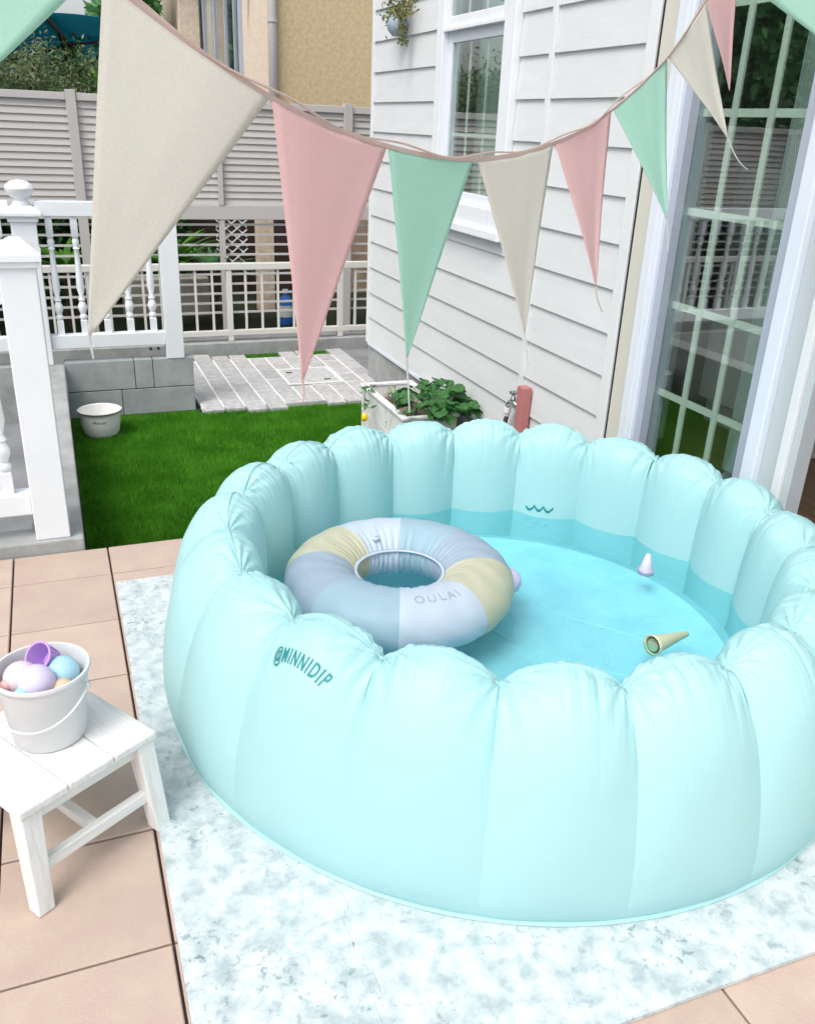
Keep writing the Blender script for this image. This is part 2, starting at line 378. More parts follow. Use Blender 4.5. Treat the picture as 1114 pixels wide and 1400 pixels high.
def pavers():
    base = MB().box(0.765, 2.005, 5.30, 6.48, -0.284, -0.2572).build('paved_path', M['sand']); tag(base, kind='structure')
    w_ = 0.131; L = 0.2; gap = 0.011; meshes = []
    for k in range(3):
        W, H = w_ / 2 - gap / 2, L / 2 - gap / 2
        bm = MB(); vs = []; N = 8
        for i in range(4): pass
        b = 0.004
        z = [random.uniform(-0.0015, 0.0015) for _ in range(4)]
        bm.add([(-W, -H, -0.03), (W, -H, -0.03), (W, H, -0.03), (-W, H, -0.03), (-W, -H, -b), (W, -H, -b), (W, H, -b), (-W, H, -b),
                (-W + b, -H + b, z[0]), (W - b, -H + b, z[1]), (W - b, H - b, z[2]), (-W + b, H - b, z[3])],
               [(0, 1, 5, 4), (1, 2, 6, 5), (2, 3, 7, 6), (3, 0, 4, 7), (4, 5, 9, 8), (5, 6, 10, 9), (6, 7, 11, 10), (7, 4, 8, 11), (8, 9, 10, 11)])
        o = bm.build('paver', M['paver'], base); meshes.append(o.data); bpy.data.objects.remove(o)
    offs = [0.0, 0.0, -0.05, -0.05, 0.03, 0.03, -0.02, -0.02, 0.05, -0.0]
    x = 0.765
    i = 0
    while x < 1.95:
        y = 5.24 + offs[i % 10]
        if i % 2: y += 0.0
        for k in range(7):
            yc = y + L / 2 + (L) * k
            if yc > 6.55: break
            cx_ = x + w_ / 2
            link_mesh('paver', meshes[(i + k) % 3], base, (cx_, yc, -0.252 + random.uniform(-0.002, 0.002)))
        x += w_; i += 1
    # inspection cover in the paving
    c = empty('inspection_cover', 'square grey inspection cover with two dark lifting slots set in the paving', 'drain cover', (1.60, 5.87, -0.2495))
    MB().box(-0.19, 0.19, -0.2, 0.2, 0, 0.003).box(-0.165, 0.165, -0.175, 0.175, 0.0031, 0.005).build('cover_plate', M['paver'], c, bevel=0.002)
    fr = MB()
    for a in ((-0.196, 0.196, -0.206, -0.188), (-0.196, 0.196, 0.188, 0.206)): fr.box(a[0], a[1], a[2], a[3], 0, 0.006)
    for a in ((-0.196, -0.178), (0.178, 0.196)): fr.box(a[0], a[1], -0.187, 0.187, 0, 0.006)
    fr.build('cover_frame', M['sand'], c)
    for px, py in ((-0.12, 0.09), (0.10, -0.13)):
        MB().box(px - 0.022, px + 0.022, py - 0.011, py + 0.011, 0.0051, 0.0075).build('lifting_slot', M['black'], c)
pavers()

# ================================================================ HOUSE (right)
WX = 2.02
house = empty('house', 'white clapboard house wall with a small window and tall glass sliding door beside the pool', 'house', (WX, 2.8, -0.28))
hv = Vector((WX, 2.8, -0.28))
def hb(mb, name, m, parent=None, **k):
    mb.v = [(a - hv.x, b - hv.y, c - hv.z) for a, b, c in mb.v]
    return mb.build(name, m, parent or house, **k)
def house_build():
    # siding boards
    z0 = 0.005; p = 0.1693
    def board(y0, y1, k, zt=None):
        zb = z0 + p * k; ztp = zt or (zb + p + 0.012)
        th_b, th_t = 0.016, 0.003
        mb = MB().add([(WX - th_b, y0, zb), (WX + 0.01, y0, zb), (WX + 0.01, y0, ztp), (WX - th_t, y0, ztp),
                       (WX - th_b, y1, zb), (WX + 0.01, y1, zb), (WX + 0.01, y1, ztp), (WX - th_t, y1, ztp)],
                      [(0, 1, 2, 3), (7, 6, 5, 4), (0, 4, 5, 1), (3, 2, 6, 7), (0, 3, 7, 4), (1, 5, 6, 2)])
        hb(mb, 'siding_board', M['siding'], bevel=0.0015)
    for k in range(0, 18):
        zb = z0 + p * k; zt_ = zb + p
        board(2.888, 3.532, k)
        if zt_ <= 0.93 or zb > 2.6:
            board(3.568, 5.765, k)
        elif zb < 0.93 < zt_:
            board(3.568, 3.84, k); board(4.72, 5.765, k); board(3.84, 4.72, k, zt=0.93)
        else:
            board(3.568, 3.84, k); board(4.72, 5.765, k)
    hb(MB().box(WX - 0.021, WX + 0.005, 3.5325, 3.5675, 0.03, 3.05), 'joint_strip', M['trim'], bevel=0.002)
    hb(MB().box(WX - 0.023, WX + 0.03, 5.766, 5.80, 0.0, 3.05), 'corner_trim', M['trim'], bevel=0.002)
    hb(MB().box(WX - 0.025, WX + 0.02, 2.827, 2.887, -0.02, 3.05), 'corner_trim', M['trim'], bevel=0.003)
    hb(MB().box(WX - 0.016, WX + 0.02, 2.813, 2.8265, 0.0, 3.0), 'gap_shade_strip', M['black'])  # black strip set forward, painting the shade of the narrow gap
    hb(MB().box(WX - 0.022, WX + 0.015, 2.888, 5.765, -0.016, 0.003), 'drip_edge', M['frame_blue'])
    # foundation and core walls
    hb(MB().box(WX - 0.004, 5.9, 1.2, 5.79, -0.29, -0.017), 'foundation', M['concrete'])
    core = MB()
    X0, X1 = WX + 0.011, WX + 0.10
    core.box(X0, X1, 2.83, 3.85, 0.0, 3.1).box(X0, X1, 3.85, 4.71, 0.0, 0.94).box(X0, X1, 3.85, 4.71, 2.5, 3.1).box(X0, X1, 4.71, 5.79, 0.0, 3.1)
    core.box(X0, X1, -1.2, 2.83, 2.35, 3.1).box(X0, X1, -1.2, 0.95, 0.0, 2.35).box(X0, X1, 0.95, 2.83, 0.0, 0.13)
    core.box(X1, 6.0, 5.69, 5.79, 0.0, 3.1)
    hb(core, 'inner_wall', M['plaster'])
    # room
    hb(MB().box(X1, 6.0, -1.2, 5.69, 0.02, 0.145), 'room_floor', M['wood_floor'])
    hb(MB().box(X1, 6.0, -1.2, 5.69, 2.6, 2.7), 'room_ceiling', M['plaster'])
    hb(MB().box(5.9, 6.0, -1.2, 5.69, 0.146, 2.6).box(X1, 5.9, -1.3, -1.2, 0.146, 2.6), 'room_wall', M['plaster'])
    hb(MB().box(2.85, 3.25, 2.62, 3.3, 0.26, 1.3).box(2.88, 3.22, 2.66, 3.27, 0.146, 0.26), 'room_cabinet', M['plaster'], bevel=0.005)
    hb(MB().box(1.9, 6.1, -1.4, 5.95, 3.1, 3.2), 'eave', M['trim'])
    # side board wall towards the street: not in view, kept plain
    # ---------------- sliding door
    d = bpy.data.objects.new('sliding_door', None); C.objects.link(d); d.parent = house
    def db(mb, name, m, **k): return hb(mb, name, m, d, **k)
    zt = 2.33; zb = 0.15
    db(MB().box(WX - 0.02, WX + 0.09, 2.703, 2.812, zb, zt), 'door_casing', M['cream'], bevel=0.004)
    db(MB().box(WX - 0.045, WX + 0.06, 2.622, 2.702, zb, zt), 'door_jamb', M['frame_blue'], bevel=0.004)
    db(MB().box(WX - 0.049, WX - 0.0455, 2.655, 2.664, zb, zt), 'jamb_groove', M['trim'])
    db(MB().box(WX - 0.03, WX + 0.06, 2.586, 2.6215, zb, zt), 'door_stile', M['frame_grey'], bevel=0.003)
    db(MB().box(WX - 0.012, WX + 0.035, 2.032, 2.096, zb + 0.06, zt), 'door_stile', M['frame_grey'], bevel=0.003)
    db(MB().box(WX - 0.045, WX + 0.02, 1.976, 2.031, zb, zt), 'door_jamb', M['frame_blue'], bevel=0.004)
    db(MB().box(WX - 0.02, WX + 0.02, 1.905, 1.9755, zb, zt), 'screen_stile', M['screen_grey'], bevel=0.003)
    db(MB().box(WX - 0.032, WX + 0.03, 1.872, 1.9045, zb, zt), 'screen_stile', M['trim'], bevel=0.003)
    db(MB().box(WX - 0.02, WX + 0.04, 1.845, 1.8715, zb, zt), 'screen_stile', M['screen_grey'], bevel=0.003)
    db(MB().box(WX - 0.05, WX + 0.10, 1.0, 2.79, 0.06, 0.1495), 'door_sill', M['frame_grey'], bevel=0.004)
    db(MB().box(WX - 0.012, WX + 0.035, 2.097, 2.5855, zb, zb + 0.07), 'bottom_rail', M['frame_grey'], bevel=0.003)
    db(MB().box(WX - 0.045, WX + 0.09, 1.0, 2.79, zt, zt + 0.07), 'door_head', M['frame_blue'])
    db(MB().box(WX - 0.02, WX + 0.04, 0.95, 1.05, zb, zt), 'door_jamb', M['frame_blue'])
    db(MB().box(WX + 0.006, WX + 0.012, 2.097, 2.5855, zb + 0.071, zt), 'door_glass', M['glass'])
    for y in (2.265, 2.43):
        db(MB().box(WX + 0.018, WX + 0.026, y - 0.012, y + 0.012, zb + 0.071, zt), 'glazing_bar', M['grille'])
    k = 0
    for z in (0.535, 0.855, 1.172, 1.48, 1.79, 2.1):
        db(MB().box(WX + 0.0265, WX + 0.0345, 2.097, 2.5855, z - 0.012, z + 0.012), 'glazing_bar', M['grille'])
    # curtain just behind the glass
    vs = []; fs = []; n = 60
    for i in range(n + 1):
        y = 2.80 - 0.13 * i / n; x = WX + 0.14 + 0.018 * math.sin(i * 0.9)
        vs += [(x, y, 0.31), (x, y, 2.5)]
    for i in range(n): fs.append((2 * i, 2 * i + 2, 2 * i + 3, 2 * i + 1))
    for i in range(n + 1):
        y = 2.33 - 0.10 * i / n; x = WX + 0.17 + 0.018 * math.sin(i * 0.9)
        vs += [(x, y, 0.31), (x, y, 2.5)]
    o_ = 2 * (n + 1)
    for i in range(n): fs.append((o_ + 2 * i, o_ + 2 * i + 2, o_ + 2 * i + 3, o_ + 2 * i + 1))
    db(MB().add(vs, fs), 'curtain', M['curtain'], smooth=True)
    # ---------------- window
    wn = bpy.data.objects.new('window', None); C.objects.link(wn); wn.parent = house
    def wb(mb, name, m, **k): return hb(mb, name, m, wn, **k)
    y0, y1, z0_, z1_ = 3.845, 4.715, 0.955, 2.75
    fw = 0.085
    wb(MB().box(WX - 0.045, WX + 0.05, y0, y0 + fw + 0.02, z0_, z1_).box(WX - 0.045, WX + 0.05, y1 - fw, y1, z0_, z1_)
       .box(WX - 0.0448, WX + 0.05, y0 + fw + 0.02, y1 - fw, z0_, 1.05), 'window_frame', M['white_paint'], bevel=0.004)
    wb(MB().box(WX - 0.065, WX + 0.05, y0 - 0.02, y1 + 0.02, 0.915, 0.9545), 'window_sill', M['white_paint'], bevel=0.004)
    # lower and upper sash
    a, b = y0 + fw + 0.021, y1 - fw - 0.001
    for (sz0, sz1, dx) in ((1.051, 1.845, -0.01), (1.86, 2.70, -0.03)):
        wb(MB().box(WX + dx, WX + dx + 0.03, a, a + 0.045, sz0, sz1).box(WX + dx, WX + dx + 0.03, b - 0.05, b, sz0, sz1)
           .box(WX + dx + 0.0002, WX + dx + 0.03, a + 0.045, b - 0.05, sz1 - 0.05, sz1).box(WX + dx + 0.0002, WX + dx + 0.03, a + 0.045, b - 0.05, sz0, sz0 + 0.05),
           'sash', M['frame_blue'] if dx > -0.02 else M['white_paint'], bevel=0.003)
        wb(MB().box(WX + dx + 0.012, WX + dx + 0.016, a + 0.0455, b - 0.0505, sz0 + 0.0505, sz1 - 0.0505), 'pane', M['glass'])
        for t in (0.36, 0.70):
            y = a + 0.045 + (b - a - 0.095) * t
            wb(MB().box(WX + dx + 0.020, WX + dx + 0.026, y - 0.008, y + 0.008, sz0 + 0.0505, sz1 - 0.0505), 'glazing_bar', M['grille'])
        z = sz0 + 0.05 + (sz1 - sz0 - 0.1) * 0.39
        wb(MB().box(WX + dx + 0.0265, WX + dx + 0.032, a + 0.0455, b - 0.0505, z - 0.008, z + 0.008), 'glazing_bar', M['grille'])
    wb(MB().box(WX - 0.043, WX - 0.005, a, b, 1.8455, 1.8595), 'meeting_rail', M['white_paint'])
    wb(MB().box(WX + 0.2, WX + 0.22, 3.9, 4.7, 0.9, 2.8), 'blind', M['curtain'])
house_build()

# ================================================================ CURB, BLOCK WALL
def block_wall():
    t = empty('block_wall', 'low grey concrete block wall under the white railing at the edge of the turf', 'wall', (0.37, 5.38, -0.28))
    o = (0.37, 5.38, -0.28)
    gap = 0.004
    zt = [(-0.305, -0.129), (-0.124, 0.052)]
    for r, (za, zb) in enumerate(zt):
        xs = ([-0.006, 0.297, 0.735] if r == 0 else [-0.006, 0.385, 0.493, 0.735])
        if r == 0: xs = [-0.006, 0.30, 0.735]
        for i in range(len(xs) - 1):
            MB().box(xs[i] + gap / 2, xs[i + 1] - gap / 2, 5.372, 5.47, za, zb).build('concrete_block', M['block'], t, bevel=0.003, off=None).location = (-o[0], -o[1], -o[2])
    MB().box(-0.0, 0.73, 5.377, 5.465, -0.3, 0.048).build('mortar', M['soil'], t).location = (-o[0], -o[1], -o[2])
    # small dark bolts lying on the ledge in front of the rail
    k = MB()
    for x in (0.49, 0.535):
        k2 = MB().lathe([(0.0, 0.012), (0.008, 0.012), (0.0095, 0.006), (0.008, 0.0), (0.0, 0.0)], 12, (0, 0, 0))
        b = k2.build('fixing_bolt', M['black'], t, smooth=True); b.location = (x - o[0], 5.40 - o[1], 0.11 - o[2]); b.rotation_euler = (PI / 2, 0, 0)
    curb = empty('curb_wall', 'pale concrete curb along the left of the turf under the near white post', 'curb', (-0.09, 2.94, -0.28))
    MB().box(-0.175, -0.008, 2.945, 5.371, -0.3, 0.046).build('curb_side', M['concrete'], curb, bevel=0.006).location = (0.09, -2.94, 0.28)
    MB().box(-2.6, -0.0081, 2.9405, 3.07, -0.3, 0.0455).build('curb_front', M['concrete'], curb, bevel=0.006).location = (0.09, -2.94, 0.28)
    MB().box(-3.2, -0.176, 5.372, 5.47, -0.3, 0.046).build('curb_rear', M['concrete'], curb, bevel=0.006).location = (0.09, -2.94, 0.28)
block_wall()

# ================================================================ WHITE RAILING
def baluster_mesh(h):
    prof = [(0.020, 0), (0.020, 0.10 * h), (0.014, 0.125 * h), (0.021, 0.14 * h), (0.021, 0.16 * h), (0.014, 0.175 * h), (0.024, 0.22 * h), (0.024, 0.25 * h),
            (0.014, 0.285 * h), (0.020, 0.30 * h), (0.012, 0.33 * h), (0.022, 0.40 * h), (0.020, 0.48 * h), (0.015, 0.62 * h), (0.013, 0.72 * h),
            (0.019, 0.735 * h), (0.013, 0.75 * h), (0.020, 0.79 * h), (0.014, 0.82 * h), (0.019, 0.83 * h), (0.019, 1.0 * h)]
    m = MB(); m.lathe(prof[2:-2], 14)
    m.sqlathe([(0.0185, 0), (0.0185, 0.118 * h), (0.013, 0.126 * h)])
    m.sqlathe([(0.013, 0.825 * h), (0.0185, 0.835 * h), (0.0185, h)])
    return m
def post(x, y, zb, zs, half, parent, finial):
    p = MB().sqlathe([(half, 0), (half, zs - zb)]).build('post', M['white_paint'], parent, bevel=0.004); p.location = (x, y, zb)
    if finial:
        cp = MB().sqlathe([(half + 0.002, 0), (half + 0.012, 0.004), (half + 0.012, 0.02), (half + 0.03, 0.035), (half + 0.03, 0.05), (half + 0.005, 0.075), (half - 0.02, 0.085)])
        cp.lathe([(0.04, 0.08), (0.045, 0.095), (0.036, 0.105), (0.036, 0.118), (0.052, 0.128), (0.070, 0.155), (0.074, 0.172), (0.066, 0.19), (0.045, 0.205), (0.02, 0.212), (0.001, 0.214)], 24)
        c = cp.build('post_cap', M['white_paint'], parent, smooth=True, sharp=35)
        c.location = (x, y, zs - 0.02)
    else:
        cp = MB().sqlathe([(half + 0.002, 0), (half + 0.010, 0.004), (half + 0.010, 0.018), (half + 0.018, 0.022), (half + 0.018, 0.045), (half + 0.004, 0.055), (0.025, 0.082), (0.012, 0.088)])
        c = cp.build('post_cap', M['white_paint'], parent, bevel=0.002); c.location = (x, y, zs - 0.02)
def railing(name, label, posts, y0, segs, ax, zb):
    pass
def rails():
    H = dict(zb=0.133, zb2=0.212, zt=0.868, zt2=0.947)
    bm = baluster_mesh(H['zt'] - H['zb2'])
    tmp = bm.build('baluster', M['white_paint'], None, smooth=True, sharp=40); bmesh_ = tmp.data; bpy.data.objects.remove(tmp)
    # rear railing along the block wall
    r = empty('railing', 'white turned baluster railing with a ball topped corner post standing on the block wall', 'railing', (0.2, 5.42, 0.05))
    o = Vector((0.2, 5.42, 0.05))
    def rb(mb, name, **k):
        mb.v = [(a - o.x, b - o.y, c - o.z) for a, b, c in mb.v]; return mb.build(name, M['white_paint'], r, **k)
    post(-0.127 - o.x, 0, 0, 0.86 - o.z, 0.065, r, True)
    e = MB().sqlathe([(0.052, 0), (0.052, 0.895)]).build('post', M['white_paint'], r, bevel=0.004); e.location = (0.632 - o.x, 0, 0)
    for x0, x1 in ((-0.061, 0.579),):
        rb(MB().box(x0, x1, 5.39, 5.45, H['zt'], H['zt2']), 'top_rail', bevel=0.004)
        rb(MB().box(x0, x1, 5.385, 5.45, H['zb'], H['zb2']), 'bottom_rail', bevel=0.004)
    for x in (0.0, 0.13, 0.26, 0.39, 0.52):
        link_mesh('baluster', bmesh_, r, (x - o.x, 0, H['zb2'] - o.z))
    r2 = empty('railing', 'white baluster railing continuing left from the ball topped post along the rear kerb', 'railing', (-1.2, 5.42, 0.05))
    rb2 = lambda mb, name: mb.build(name, M['white_paint'], r2, bevel=0.004)
    rb2(MB().box(-1.3, 1.007, -0.03, 0.03, H['zt'] - .05, H['zt2'] - .05), 'top_rail'); rb2(MB().box(-1.3, 1.007, -0.035, 0.03, H['zb'] - .05, H['zb2'] - .05), 'bottom_rail')
    for k in range(17): link_mesh('baluster', bmesh_, r2, (0.94 - 0.13 * k, 0, H['zb2'] - 0.05))
    post(-1.366, 0, 0, 0.81, 0.065, r2, True)
    # near railing
    n_ = empty('railing', 'white post with stepped cap and turned baluster railing nearest the stool at the terrace edge', 'railing', (-0.105, 3.01, 0.046))
    post(0, 0, 0, 0.93, 0.055, n_, False)
    rb3 = lambda mb, name: mb.build(name, M['white_paint'], n_, bevel=0.004)
    rb3(MB().box(-1.6, -0.056, -0.035, 0.035, 0.80, 0.885), 'top_rail'); rb3(MB().box(-1.6, -0.056, -0.035, 0.035, 0.09, 0.165), 'bottom_rail')
    sc = (0.80 - 0.165) / (H['zt'] - H['zb2'])
    for k in range(11):
        b = link_mesh('baluster', bmesh_, n_, (-0.125 - 0.13 * k, 0, 0.165)); b.scale = (1.1, 1.1, sc)
rails()

# ================================================================ REAR FENCES
def rear():
    lw = MB().box(-5.2, 4.6, 6.72, 6.86, -0.3, -0.19).build('low_wall', M['concrete'], bevel=0.004)
    tag(lw, 'low pale concrete kerb wall under the cream metal railing behind the paving', 'wall')
    f = empty('metal_railing', 'low cream metal railing with thin upright bars on the kerb wall behind the paving', 'railing', (1.3, 6.79, -0.19))
    o = (1.3, 6.79, -0.19)
    def fb(mb, name, **k):
        mb.v = [(a - o[0], b - o[1], c - o[2]) for a, b, c in mb.v]; return mb.build(name, M['rail_cream'], f, **k)
    fb(MB().box(-5.1, 4.5, 6.765, 6.815, 0.352, 0.402), 'top_rail', bevel=0.005)
    fb(MB().box(-5.1, 4.5, 6.77, 6.81, -0.145, -0.105), 'bottom_rail', bevel=0.003)
    bar = MB().box(-0.0085, 0.0085, -0.0085, 0.0085, 0, 0.456).build('bar', M['rail_cream'], None); bd = bar.data; bpy.data.objects.remove(bar)
    for i in range(-48, 26):
        x = 1.228 + 0.1265 * i
        if i % 7 == 0:
            fb(MB().box(x - 0.021, x + 0.021, 6.771, 6.809, -0.188, 0.3515), 'post', bevel=0.003)
        else: link_mesh('bar', bd, f, (x - o[0], 0, -0.1045 - o[2]))
    # louvre fence
    lf = empty('louvre_fence', 'tall grey louvred privacy fence with an open barred lower part behind the railing', 'fence', (1.3, 7.4, -0.3))
    Y = 7.40
    posts = [0.25 + 2.1 * k for k in range(-3, 3)]
    def lb(mb, name, **k):
        mb.v = [(a - 1.3, b - 7.4, c + 0.3) for a, b, c in mb.v]; return mb.build(name, M['louvre'], lf, **k)
    W = 2.1 - 0.07
    sl = MB(); sl.add([(-W / 2, -0.012, -0.026), (W / 2, -0.012, -0.026), (W / 2, 0.002, 0.026), (-W / 2, 0.002, 0.026),
                       (-W / 2, -0.008, -0.028), (W / 2, -0.008, -0.028), (W / 2, 0.006, 0.024), (-W / 2, 0.006, 0.024)],
                      [(0, 1, 2, 3), (7, 6, 5, 4), (0, 4, 5, 1), (3, 2, 6, 7), (0, 3, 7, 4), (1, 5, 6, 2)])
    s0 = sl.build('slat', M['louvre'], None); sd_ = s0.data; bpy.data.objects.remove(s0)
    b0 = MB().box(-W / 2, W / 2, -0.008, 0.008, -0.008, 0.008).build('rail_bar', M['louvre'], None); bd = b0.data; bpy.data.objects.remove(b0)
    lm = mat('pale_aluminium_bar', (0.55, 0.54, 0.53), 0.5, 0.4); bd.materials[0] = lm
    for i, x in enumerate(posts):
        lb(MB().box(x - 0.035, x + 0.035, Y - 0.045, Y + 0.03, -0.3, 1.545), 'post', bevel=0.003)
        if i == len(posts) - 1: break
        xm = x + 1.05
        lb(MB().box(x + 0.0355, x + 2.0645, Y - 0.03, Y + 0.02, 1.475, 1.525), 'top_rail', bevel=0.003)
        lb(MB().box(x + 0.0355, x + 2.0645, Y - 0.036, Y + 0.01, 0.655, 0.765), 'board', bevel=0.004)
        lb(MB().box(xm - 0.02, xm + 0.02, Y - 0.042, Y - 0.018, 0.7655, 1.4745), 'divider', bevel=0.002)
        lb(MB().box(xm - 0.022, xm + 0.022, Y - 0.03, Y + 0.01, -0.3, 0.6545), 'divider', bevel=0.002)
        for k in range(14): link_mesh('slat', sd_, lf, (xm - 1.3, 0, 0.793 + 0.0507 * k + 0.3))
        for k in range(10): link_mesh('rail_bar', bd, lf, (xm - 1.3, 0.02, 0.612 - 0.0785 * k + 0.3))
rear()

# ================================================================ NEIGHBOUR
def neighbour():
    h = empty('neighbour_house', 'yellow stucco house with a grey downpipe rising behind the louvred fence', 'house', (2.6, 11, -0.3))
    o = (2.6, 11, -0.3)
    def nb(mb, name, m, p=None, **k):
        mb.v = [(a - o[0], b - o[1], c - o[2]) for a, b, c in mb.v]; return mb.build(name, m, p or h, **k)
    nb(MB().box(2.6, 9, 11.0, 11.2, -0.3, 5.5), 'front_wall', M['stucco'])
    nb(MB().box(2.59, 2.79, 11.2, 12.65, -0.3, 5.5).box(2.59, 2.79, 12.65, 16.9, -0.3, 1.2).box(2.59, 2.79, 12.65, 16.9, 3.35, 5.5).box(2.59, 2.79, 16.9, 22, -0.3, 5.5), 'side_wall', M['stucco_pale'])
    w_ = bpy.data.objects.new('window', None); C.objects.link(w_); w_.parent = h
    nb(MB().box(2.66, 2.68, 12.65, 16.9, 1.2, 3.35), 'pane', M['glass'], w_)
    nb(MB().box(2.56, 2.70, 12.6, 12.75, 1.15, 3.4).box(2.56, 2.70, 16.85, 17.0, 1.15, 3.4).box(2.56, 2.70, 12.75, 16.85, 1.15, 1.25).box(2.56, 2.70, 12.75, 16.85, 3.3, 3.4), 'frame', M['frame_grey'], w_)
    for y in (13.45, 14.1, 14.95, 15.9):
        nb(MB().box(2.64, 2.695, y - 0.03, y + 0.03, 1.251, 3.299), 'mullion', M['frame_grey'], w_)
    nb(MB().box(3.0, 3.1, 12.3, 17.2, 0.8, 3.8), 'room_dark_sheet', M['black'], w_)  # black sheet in place of the unlit room behind the panes
    mb = MB().tube([(2.59, 10.955, -0.3), (2.59, 10.955, 5.5)], 0.05, 16)
    nb(mb, 'downpipe', M['louvre'], smooth=True)
    for z in (2.42, 3.6, 1.2): nb(MB().lathe([(0.051, -0.015), (0.06, -0.015), (0.06, 0.015), (0.051, 0.015)], 16, (2.59, 10.955, z)), 'pipe_bracket', M['louvre'], smooth=True, sharp=40)
    l_ = MB().box(2.46, 2.589, 12.12, 12.18, 2.80, 2.84).lathe([(0.0, 0.0), (0.04, 0.0), (0.055, -0.08), (0.0, -0.09)], 14, (2.47, 12.15, 2.82))
    nb(l_, 'wall_lamp', M['dark_wood'])
    # veranda corner post and dark beam far behind
    v = empty('veranda', 'cream veranda post under a dark brown beam at the far side of the neighbouring house', 'veranda', (2.5, 16.2, -0.3))
    MB().box(-0.2, 0.12, -0.1, 0.2, 0, 3.6).build('post', M['stucco_pale'], v, bevel=0.01)
    MB().box(-1.2, 0.35, -0.2, 0.2, 3.601, 4.3).build('beam', M['dark_wood'], v)
    # things seen through the lower bars
    c = MB().box(1.80, 1.95, 8.35, 8.5, -0.3, 0.9).build('cream_pillar', M['stucco_pale'], bevel=0.006)
    tag(c, 'cream rendered garden pillar seen through the lower fence bars', 'pillar')
    gw = MB().box(0.55, 1.32, 8.25, 8.4, -0.3, 0.05).build('garden_wall', mat('tan_block', (0.46, 0.44, 0.37), 0.9, var=0.2), bevel=0.006)
    tag(gw, 'low tan garden wall seen through the bars beside the white end post', 'wall')
    dk = MB().box(1.2, 2.72, 9.2, 9.35, -0.3, 1.1).build('dark_backing_panel', M['dark_wood'])  # dark panel added to stand in for shade behind the bars
    tag(dk, 'dark backing panel painting the shade behind the lower fence bars', 'screen')
    tw = MB().box(2.725, 3.9, 9.2, 9.35, -0.3, 1.1).build('tan_wall', mat('tan_boards', (0.36, 0.27, 0.19), 0.9, var=0.3))
    tag(tw, 'tan brown wall seen through the bars next to the corner of the white house', 'wall')
    gb = MB().box(-6, 4.5, 7.45, 10.9, -0.3, -0.283).build('dark_garden_ground', M['soil']); tag(gb, kind='structure')  # dark ground added to deepen the shade seen through the bars
    bt = empty('detergent_bottle', 'blue and white plastic bottle standing behind the lower fence bars', 'bottle', (1.90, 7.75, -0.28)); bt.scale = (0.85, 0.85, 0.85)
    MB().lathe([(0, 0), (0.07, 0), (0.075, 0.02), (0.075, 0.22), (0.05, 0.28), (0.025, 0.30), (0.025, 0.33), (0, 0.33)], 20).build('body', M['blue_plastic'], bt, smooth=True, sharp=50)
    MB().lathe([(0, 0.331), (0.03, 0.331), (0.03, 0.36), (0, 0.36)], 16).build('cap', M['white_plastic'], bt)
    MB().lathe([(0.0765, 0.08), (0.0765, 0.2)], 20).build('paper_label', M['white_plastic'], bt, smooth=True)
    tr = empty('lattice_panel', 'white lattice panel standing in the neighbouring yard behind the fence bars', 'lattice', (1.66, 8.9, -0.3))
    for k in range(-3, 6):
        MB().bar((-0.15 + 0.0 * k, 0, 0.55 + 0.09 * k), (0.15, 0, 0.80 + 0.09 * k), 0.012).build('lath', M['white_paint'], tr)
        MB().bar((0.15, 0.014, 0.55 + 0.09 * k), (-0.15, 0.014, 0.80 + 0.09 * k), 0.012).build('lath', M['white_paint'], tr)
neighbour()

def parasol():
    p = empty('parasol', 'teal garden parasol on a brown pole above the shrubs behind the fence', 'parasol', (0.41, 10.65, -0.3))
    MB().tube([(0, 0, 0), (0, 0, 2.35)], 0.045, 12).build('pole', M['dark_wood'], p, smooth=True)
    zc = 2.42
    cor = [(-0.226, -1.15, 2.5), (0.83, 0.20, 2.5), (-0.11, 1.15, 2.02), (-1.16, -0.2, 2.02)]
    mb = MB()
    top = (0, 0, zc)
    for i in range(4):
        a, b = cor[i], cor[(i + 1) % 4]
        n = 8; vs = []; fs = []
        for r in range(n + 1):
            for q in range(r + 1):
                t = r / n; s_ = q / r if r else 0
                P = [top[k] + ((a[k] * (1 - s_) + b[k] * s_) - top[k]) * t for k in range(3)]
                P[2] += 0.10 * math.sin(PI * s_) * t * 0.5 - 0.05 * math.sin(PI * t)
                vs.append(P)
        idx = lambda r, q: r * (r + 1) // 2 + q
        for r in range(n):
            for q in range(r + 1):
                fs.append((idx(r, q), idx(r + 1, q), idx(r + 1, q + 1)))
                if q < r: fs.append((idx(r, q), idx(r + 1, q + 1), idx(r, q + 1)))
        mb.add(vs, fs)
    c = mb.build('canopy', M['teal_cloth'], p, smooth=True, sharp=12)
    s = c.modifiers.new('thick', 'SOLIDIFY'); s.thickness = 0.006
    for i in range(4):
        MB().bar((0, 0, 2.32), tuple(0.97 * v for v in cor[i][:2]) + (cor[i][2] - 0.04,), 0.03).build('rib', M['dark_wood'], p)
        MB().bar((0, 0, 1.95), tuple(0.5 * v for v in cor[i][:2]) + ((cor[i][2] + 2.28) / 2,), 0.025).build('strut', M['dark_wood'], p)
    MB().lathe([(0.045, -0.05), (0.075, -0.05), (0.08, 0.06), (0.045, 0.1)], 16, (0, 0, 1.95)).build('hub', M['dark_wood'], p)
parasol()

